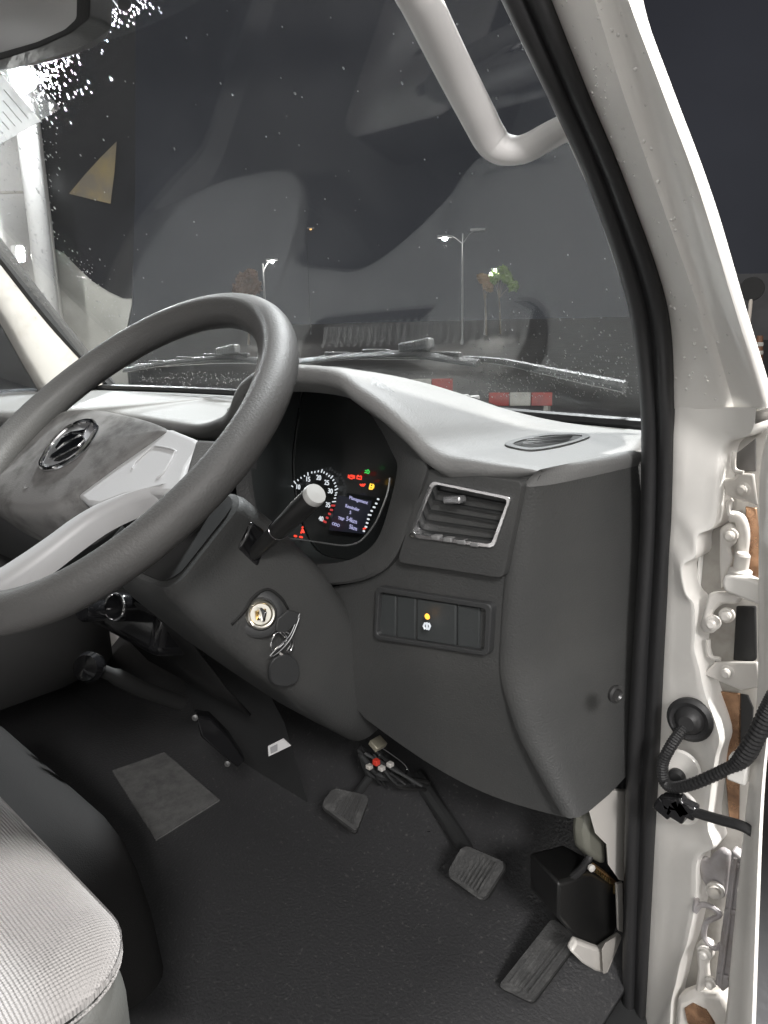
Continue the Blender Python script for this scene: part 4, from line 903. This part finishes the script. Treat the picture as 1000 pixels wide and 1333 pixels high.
for _ in range(220):
    t = U(0, 1); drop(75+110*t+abs(G(0, 16)), 330+160*t-abs(G(0, 14))+10, U(.0006, .0015))
for _ in range(420): drop(U(610, 832), min(520, 520-abs(G(0, 42))), U(.0004, .0012))
for _ in range(160): drop(U(520, 760), U(484, 520), U(.0004, .0010))
for _ in range(220): drop(U(175, 330), U(486, 507), U(.0005, .0013))
for _ in range(110): drop(U(60, 820), U(0, 440), U(.0005, .0013))
for x, y, s in ((141, 104, .0022), (109, 116, .0016), (95, 123, .0018), (160, 108, .0012), (224, 196, .002), (381, 124, .002), (132, 184, .0014), (102, 204, .0014), (239, 51, .001), (130, 68, .0015)): drop(x, y, s)
WATER = bpy.data.materials.new('rain_water'); WATER.use_nodes = True
_t = WATER.node_tree; _t.nodes.clear(); N_ = _t.nodes.new
_a = N_('ShaderNodeBsdfRefraction'); _a.inputs['Roughness'].default_value = .33; _a.inputs['IOR'].default_value = 1.2
_b = N_('ShaderNodeBsdfGlossy'); _b.inputs['Roughness'].default_value = .16; _c = N_('ShaderNodeBsdfTransparent'); _c.inputs[0].default_value = (.96, .97, .97, 1)
_m = N_('ShaderNodeMixShader'); _m.inputs[0].default_value = .2; _n = N_('ShaderNodeMixShader'); _n.inputs[0].default_value = .6; _o = N_('ShaderNodeOutputMaterial')
_t.links.new(_c.outputs[0], _n.inputs[1]); _t.links.new(_a.outputs[0], _n.inputs[2]); _t.links.new(_n.outputs[0], _m.inputs[1]); _t.links.new(_b.outputs[0], _m.inputs[2]); _t.links.new(_m.outputs[0], _o.inputs[0])
ro = rain.build('rain_drops', WATER, wsg, kind='stuff'); 
# drops standing on the pillar's paint
dm = MB(); pil = [o for o in body.children if o.name.startswith('windscreen_pillar')][0]
PIL = BVHTree.FromPolygons([tuple(v.co) for v in pil.data.vertices], [tuple(p.vertices) for p in pil.data.polygons])
for _ in range(150):
    y = U(0, 520); t = U(0, 1)
    x = 730+ (y/520)*150 + t*U(20, 110)
    h = PIL.ray_cast(V((0, 0, 0)), ray(x, y))
    if h[0] is None: continue
    n2 = h[1] if h[1].dot(ray(x, y)) < 0 else -h[1]
    s = U(.0006, .0016); dm.lathe(h[0], n2, [(s, 0), (s*.8, s*.35), (s*.4, s*.6), (0, s*.65)], 8)
dm.build('rain_drops', mat('drop_on_paint', (.82, .80, .77), .03, coat=1.0), pil, kind='stuff')

# ================================================================== wiring between pillar and door
hr = thing('door_wiring_harness', 'ribbed black cable from a rubber grommet in the hinge pillar towards the door', 'cable', oY(899, 936, YP))
YH = YP-.02
path = catmull([oY(899, 936, YP-.006), oY(886, 953, YP-.014), oY(873, 972, YH), oY(863, 994, YH), oY(865, 1017, YH), oY(878, 1025, YH-.004), oY(903, 1020, YH-.012), oY(936, 1006, YH-.02), oY(963, 991, YH-.026), oY(983, 962, YH-.03), oY(1000, 928, YH-.034), oY(1012, 905, YH-.036)], 150)
MB().tube(path, [(.0052+(.0022 if i > 104 else 0)*min(1, (i-104)/8 if i > 104 else 0))*(1+(.11 if i % 2 else 0)) for i in range(151)], 12).build('conduit', RUBBER, hr, angle=20)
MB().lathe(oY(899, 936, YP-.002), (.1, -1, .05), [(.021, -.002), (.0215, .003), (.018, .006), (.014, .0045), (.011, .010), (.007, .013), (0, .013)], 30).build('grommet', RUBBER, hr)
MB().lathe(oY(883, 1009, YP-.002), (.1, -1, .05), [(.0085, 0), (.0085, .006), (.006, .009), (0, .0095)], 20).build('grommet', RUBBER, hr)
MB().box(oY(962, 1000, YH-.02), .008, .006, .012).build('cable_clip', mat('white_clip', (.7, .69, .66), .5), hr, bevel=.002)
h2 = thing('door_switch_cable', 'thin black cable with taped connectors below the ribbed cable at the pillar', 'cable', oY(880, 1050, YH))
MB().tube(catmull([oY(866, 1040, YH), oY(876, 1050, YH-.004), oY(896, 1055, YH-.01), oY(933, 1066, YH-.016), oY(965, 1075, YH-.02), oY(985, 1086, YH-.02)], 40), [.006]*12+[.0048]*29, 10).build('cable_run', RUBBER, h2)
for x, y, a in ((866, 1050, .4), (876, 1044, -.3), (882, 1056, .2), (895, 1052, .1), (888, 1049, .8)): MB().box(oY(x, y, YH-.01), .009, .006, .007, Matrix.Rotation(a, 3, 'Y')).build('connector', GLOSSB, h2, bevel=.002)

# ================================================================== the open driver's door: its front edge stands at the hinge
dd = thing('driver_door', 'cream front edge of the open driver door beyond the hinges', 'van door', (-.12, .62, -.8))
YD = .655
el = [(1000, 560), (996, 575), (989, 620), (988, 700), (987, 860), (984, 930), (976, 1010), (966, 1100), (955, 1215), (944, 1333), (936, 1420)]
er = [(1016, 560), (1014, 575), (1012, 620), (1011, 700), (1011, 860), (1006, 930), (998, 1000), (993, 1080), (988, 1215), (984, 1333), (980, 1420)]
a_ = catmull([oY(x, y, YD-.012) for x, y in el], 50); b2_ = catmull([oY(x, y, YD-.03) for x, y in er], 50)
rows = [[a+V((-.002, .03, 0)), a, a.lerp(b, .12)+V((0, -.002, 0)), a.lerp(b, .45)+V((0, -.001, 0)), a.lerp(b, .55)+V((0, -.006, 0)), a.lerp(b, .95)+V((0, -.006, 0)), b+V((-.001, .003, 0)), b+V((-.012, .03, 0))] for a, b in zip(a_, b2_)]
MB().loft(rows).build('door_edge', PAINT, dd, angle=40)

# ================================================================== outside
gr = MB().loft([[V((x, y, GROUND)) for x in (-400, -60, -10, 10, 60, 400)] for y in (-300, -40, -5, 10, 60, 600)]).build('ground', ASPH, smooth=False); structure(gr)
def at(px, py, dist):
    v = ray(px, py); return v*(dist/math.hypot(v.x, v.y))
LAMPW = emis('lamp_white', (1.0, 0.98, 0.95), 60); 
POLE = mat('galvanised_pole', (.16, .16, .165), .45, .3, mottle=(3, (.13, .13, .13), .4, .7))
def lamp_post(label, px, ptop, dist, heads, m_l, watt, r=.07, col=(1, .95, .9), dead=()):
    pm = POLE if r > .04 else BLACK
    top = at(px, ptop, dist); base = V((top.x, top.y, GROUND))
    t = thing('street_lamp', label, 'street lamp', base, 'street lamps along the road')
    MB().tube([base, base.lerp(top, .5), top], [r*1.25, r, r*.65], 10).build('pole', pm, t)
    MB().lathe(base, (0, 0, 1), [(r*2.4, 0), (r*2.4, .12), (r*1.5, .3), (0, .3)], 12).build('base', POLE, t)
    for i, (hx, hy) in enumerate(list(heads)+list(dead)):
        h = at(hx, hy, dist)
        MB().tube(catmull([top-V((0, 0, .55)), top.lerp(h, .5)-V((0, 0, .10)), h], 10), r*.45, 8).build('arm', pm, t)
        on = i < len(heads)
        d_ = (h-top); d_.z = 0; d_ = d_.normalized() if d_.length > 1e-4 else V((1, 0, 0))
        MB().box(h, .42, .15, .07, Matrix.Rotation(math.atan2(d_.y, d_.x), 3, 'Z')).build('lamp_head', POLE, t, bevel=.04)
        if on:
            ln = MB().lathe(h-V((0, 0, .06)), (0, 0, -1), [(.16, 0), (.15, .08), (.09, .14), (0, .16)], 14).build('lamp_lens', m_l, t)
            point('street_light', h-V((0, 0, .45)), watt, .15, col)
    return t
lamp_post('tall twin arm street lamp with only one arm lit', 602.5, 304, 46, [(579, 308)], LAMPW, 60, r=.055, dead=[(622, 299)])
lamp_post('street lamp with one short lit arm beside the reddish tree', 342, 343, 58, [(354, 338)], LAMPW, 150, r=.075)
lamp_post('street lamp whose light glows through green leaves', 632.5, 356, 72.5, [(645.5, 350)], LAMPW, 6000, r=.07)
lamp_post('dim amber street lamp, faintest and highest of the lamps', 399, 300, 95, [(404.5, 297)], emis('lamp_amber', (1, .55, .2), .5), 2, r=.03, col=(1, .6, .3))
def leaf_mat(n, c): return mat(n, c, .6, mottle=(1.4, tuple(q*.6 for q in c), .4, .65))
def tree(label, px, pb, dist, blobs, m, n=900, leaf=.10, tr=.09):
    top = at(*blobs[0][:2], dist); base = V((at(px, pb, dist).x, at(px, pb, dist).y, GROUND))
    t = thing('street_tree', label, 'tree', base, 'trees along the road')
    mb = MB(); mb.tube(catmull([base, base.lerp(top, .4)+V((.05, 0, 0)), base.lerp(top, .75), top], 10), [tr*(1-.07*i) for i in range(11)], 8)
    cr = MB()
    for bx, by, br in blobs:
        c_ = at(bx, by, dist); rad = br*dist/1030
        mb.tube(catmull([base.lerp(top, .6), base.lerp(top, .7).lerp(c_, .5)-V((0, 0, rad*.2)), c_], 6), [tr*.4-.003*i for i in range(7)], 6)
        for _ in range(n//len(blobs)):
            v = V((G(0, 1), G(0, 1), G(0, 1))); v = v.normalized()*rad*(U(.2, 1)**.5)*(.75+.35*noise.noise(v.normalized()*2.2+c_))
            p = c_+v; a = V((G(0, 1), G(0, 1), G(0, 1))).normalized(); b = a.orthogonal().normalized()
            s = leaf*U(.6, 1.4); cr.add([p-a*s, p+b*s*.45, p+a*s, p-b*s*.45], [(0, 1, 2, 3)])
    mb.build('trunk', mat('bark', (.12, .10, .08), .9, bump=(20, .5)), t); cr.build('crown', m, t, smooth=False)
    return t
tree('tree with bright green leaves round a street lamp', 652, 415, 72.6, [(648, 357, 10), (655, 352, 7), (643, 363, 7), (660, 362, 9), (668, 372, 8)], leaf_mat('green_leaves', (.14, .22, .05)), 2400, .17)
tree('small tree with tan autumn leaves under the leaning lamp post', 633.5, 418, 69, [(630, 364, 9), (634, 372, 8), (626, 361, 5), (637, 375, 6)], leaf_mat('tan_leaves', (.26, .17, .09)), 1100, .15)
tree('reddish tree beside the lit lamp behind the steering wheel', 322, 420, 55, [(326, 360, 12), (316, 364, 11), (332, 372, 11), (322, 378, 13), (310, 376, 10)], leaf_mat('reddish_leaves', (.20, .12, .09)), 1500, .14)

# striped barriers ahead of the van
RW, WW = mat('barrier_red', (.32, .032, .024), .5, mottle=(6, (.2, .03, .03), .4, .7)), mat('barrier_white', (.42, .41, .38), .5, mottle=(6, (.3, .29, .27), .4, .7))
def barrier(label, pa_, pb_, dist, h, first, n=5, dd_=0.0):
    A = at(*pa_, dist); B = at(*pb_, dist+dd_)
    d_ = V((B.x-A.x, B.y-A.y, 0)); L = d_.length; d_.normalize(); nrm = V((-d_.y, d_.x, 0))
    base = V(((A.x+B.x)/2, (A.y+B.y)/2, GROUND))
    t = thing('traffic_barrier', label, 'traffic barrier', base, 'striped barriers ahead of the van')
    for k in range(n):
        s0_, s1_ = L*k/n+.004, L*(k+1)/n-.004
        zt = A.z+(B.z-A.z)*k/n
        o_ = A+d_*s0_; P = [V((o_.x, o_.y, A.z)), V((A.x+d_.x*s1_, A.y+d_.y*s1_, A.z)), V((A.x+d_.x*s1_, A.y+d_.y*s1_, A.z-h)), V((o_.x, o_.y, A.z-h))]
        MB().prism([p-nrm*.03 for p in P], nrm*.06).build('stripe', (RW, WW)[(k+first) % 2], t, bevel=.008)
    for f in (.08, .92):
        p = A.lerp(B, f); MB().box((p.x, p.y, (A.z-h+GROUND)/2), .03, .03, (A.z-h-GROUND)/2).build('leg', WW, t)
    return t
barrier('red and white striped barrier seen right above the instrument binnacle', (505, 494), (590, 489), 9.0, .20, 0, 3)
barrier('red and white striped barrier behind the arm of the wiper', (636, 511), (720, 499), 9.5, .16, 0, 3)
# sign post and cone outside the doorway
rs = thing('round_sign', 'small round black sign on a thin pale post outside the doorway', 'sign', V((at(978, 400, 7).x, at(978, 400, 7).y, GROUND)))
sc_ = at(979, 376, 7.0); MB().lathe(sc_, ray(979, 376).normalized(), [(.088, -.012), (.092, -.004), (.092, .008), (.085, .014), (0, .014)], 30).build('sign_disc', BLACK, rs)
pbx = V((sc_.x-.005, sc_.y, GROUND)); MB().tube([pbx, sc_-V((0, 0, .08))], .014, 10).build('post', mat('pale_post', (.5, .45, .40), .5), rs)
cn = thing('traffic_cone', 'dark traffic cone with pale bands near the round sign', 'traffic cone', V((at(990, 470, 9).x, at(990, 470, 9).y, GROUND)))
cb = at(989.5, 437, 9.0); ch = cb.z-GROUND
MB().lathe((cb.x, cb.y, GROUND), (0, 0, 1), [(.17, 0), (.17, .03), (.12, .04), (.03, ch), (0, ch)], 20).build('cone_body', mat('dull_orange', (.14, .06, .03), .5), cn)
for f in (.86, .93): 
    r0 = .12+(.03-.12)*f; MB().lathe((cb.x, cb.y, GROUND+ch*f), (0, 0, 1), [(r0+.004, -.02), (r0+.006, 0), (r0+.002, .02)], 20).build('band', WW, cn)
bw_ = thing('boundary_wall', 'long dull grey wall across the yard beyond the round sign', 'wall', V((6, 42, GROUND)))
wa, wb_ = at(860, 358, 46), at(1250, 352, 52)
MB().prism([V((wa.x, wa.y, GROUND)), V((wb_.x, wb_.y, GROUND)), wb_, wa], (0, .3, 0)).build('wall_face', mat('grey_render', (.055, .055, .058), .9, mottle=(.6, (.04, .04, .042), .4, .7)), bw_)

# lit cabin, post and parked van on the passenger side
DL = 5.2
kb = thing('white_cabin', 'pale lit cabin wall behind the white post on the passenger side', 'cabin', V((at(0, 400, 6.2).x, at(0, 400, 6.2).y, GROUND)))
k1, k2 = at(-190, 120, 6.0), at(48, 120, 6.2)
CAB = mat('pale_cabin_panel', (.52, .51, .50), .6, mottle=(2, (.42, .41, .40), .4, .7))
cbk = V((ray(48, 400).x, ray(48, 400).y, 0)).normalized()*1.0
wf_ = MB().prism([V((k1.x, k1.y, GROUND)), V((k2.x, k2.y, GROUND)), V((k2.x, k2.y, 1.9)), V((k1.x, k1.y, 1.9))], cbk).build('wall', CAB, kb, bevel=.02)
for y_ in (255, 330): MB().tube([at(-190, y_, 5.985), at(46, y_-5, 6.185)], .012, 6).build('panel_joint', SEALANT, kb)
MB().box(at(24, 331, 6.05), .05, .03, .06).build('lamp_housing', PAPER, kb, bevel=.01)
MB().lathe(at(26, 331, 5.99), (ray(26, 331)*-1).normalized(), [(.018, 0), (.015, .008), (0, .011)], 16).build('wall_lamp', emis('wall_lamp_white', (1, .98, .95), 1100.0), kb)
lp_ = thing('white_post', 'thick white post with a glaring floodlight head in front of the cabin', 'lamp post', V((at(60, 400, DL).x, at(60, 400, DL).y, GROUND)))
pt = at(52, 60, DL); pb2 = at(66, 420, DL)
MB().tube([V((pb2.x, pb2.y, GROUND)), V((pb2.x, pb2.y, pt.z+.1))], .060, 18).build('pole', mat('white_post_paint', (.5, .49, .485), .4, mottle=(4, (.5, .49, .48), .4, .7)), lp_)
fh = at(33, 103, DL-.25)
MB().lathe(fh, (fh*-1).normalized(), [(.03, -.10), (.055, -.06), (.062, .0), (.058, .012), (.052, .004), (0, .004)], 20).build('floodlight', DASHD, lp_)
MB().tube([fh+V((-.05, .05, .0)), V((pb2.x, pb2.y, fh.z+.02))], .015, 8).build('bracket', STEEL, lp_)
MB().lathe(fh+(fh*-1).normalized()*.005, (fh*-1).normalized(), [(.026, 0), (.022, .008), (0, .012)], 20).build('flood_lens', emis('flood_white', (.95, .97, 1), 3000.0), lp_)
point('post_light', fh+V((.14, -.12, -.03)), 15, .08, (.97, .98, 1.0))
pv = thing('parked_van', 'beige van with a big dark curved window parked beyond the white post', 'parked van', V((at(120, 440, 6.4).x, at(120, 440, 6.4).y, GROUND)))
dv_ = V((ray(172, 400).x, ray(172, 400).y, 0)).normalized()*1.9
DV = 6.4
_q0, _q1 = at(20, 400, DV), at(172, 400, DV)
_qn = (_q1-_q0).cross(V((0, 0, 1))).normalized()
if _qn.dot(_q0) > 0: _qn = -_qn
def vq(x, y, k=0.0): return oP(x, y, _q0-_qn*k, _qn)
bl = [vq(20, 470), vq(165, 470), vq(166, 425), vq(172, 397), vq(174, 250), vq(174, -120), vq(20, -120)]
bz = [V((bl[0].x, bl[0].y, GROUND+.25)), V((bl[1].x, bl[1].y, GROUND+.25))]+bl[1:]
MB().prism(bz, dv_).build('body', mat('beige_van_paint', (.36, .355, .33), .35, coat=.4, mottle=(3, (.30, .295, .275), .4, .7)), pv, bevel=.004, bseg=1)
gl_ = [vq(x, y, -.012) for x, y in ((30, -110), (177, -110), (176, 250), (172, 388), (160, 388), (142, 380), (120, 366), (100, 347), (84, 330), (60, 318), (30, 312))]
MB().prism(gl_, dv_*.004).build('window', mat('dark_van_glass', (.008, .008, .010), .16, spec=.18), pv)
yl = [vq(x, y, -.03) for x, y in ((152, 184), (149, 225), (144, 265), (118, 259), (90, 252), (110, 228), (130, 206))]
MB().prism(yl, dv_*.004).build('window_sheet', mat('faded_yellow_sheet', (.12, .10, .075), .7, mottle=(5, (.19, .145, .065), .40, .70)), pv)
for k_ in (0.25, 1.2):
    MB().lathe(V((bl[1].x, bl[1].y, GROUND+.32))+dv_*k_/1.6+V((.02, -.06, 0)), V((.64, .77, 0)), [(.32, -.09), (.32, .09), (.2, .1), (0, .1)], 24).build('wheel', RUBBER, pv)
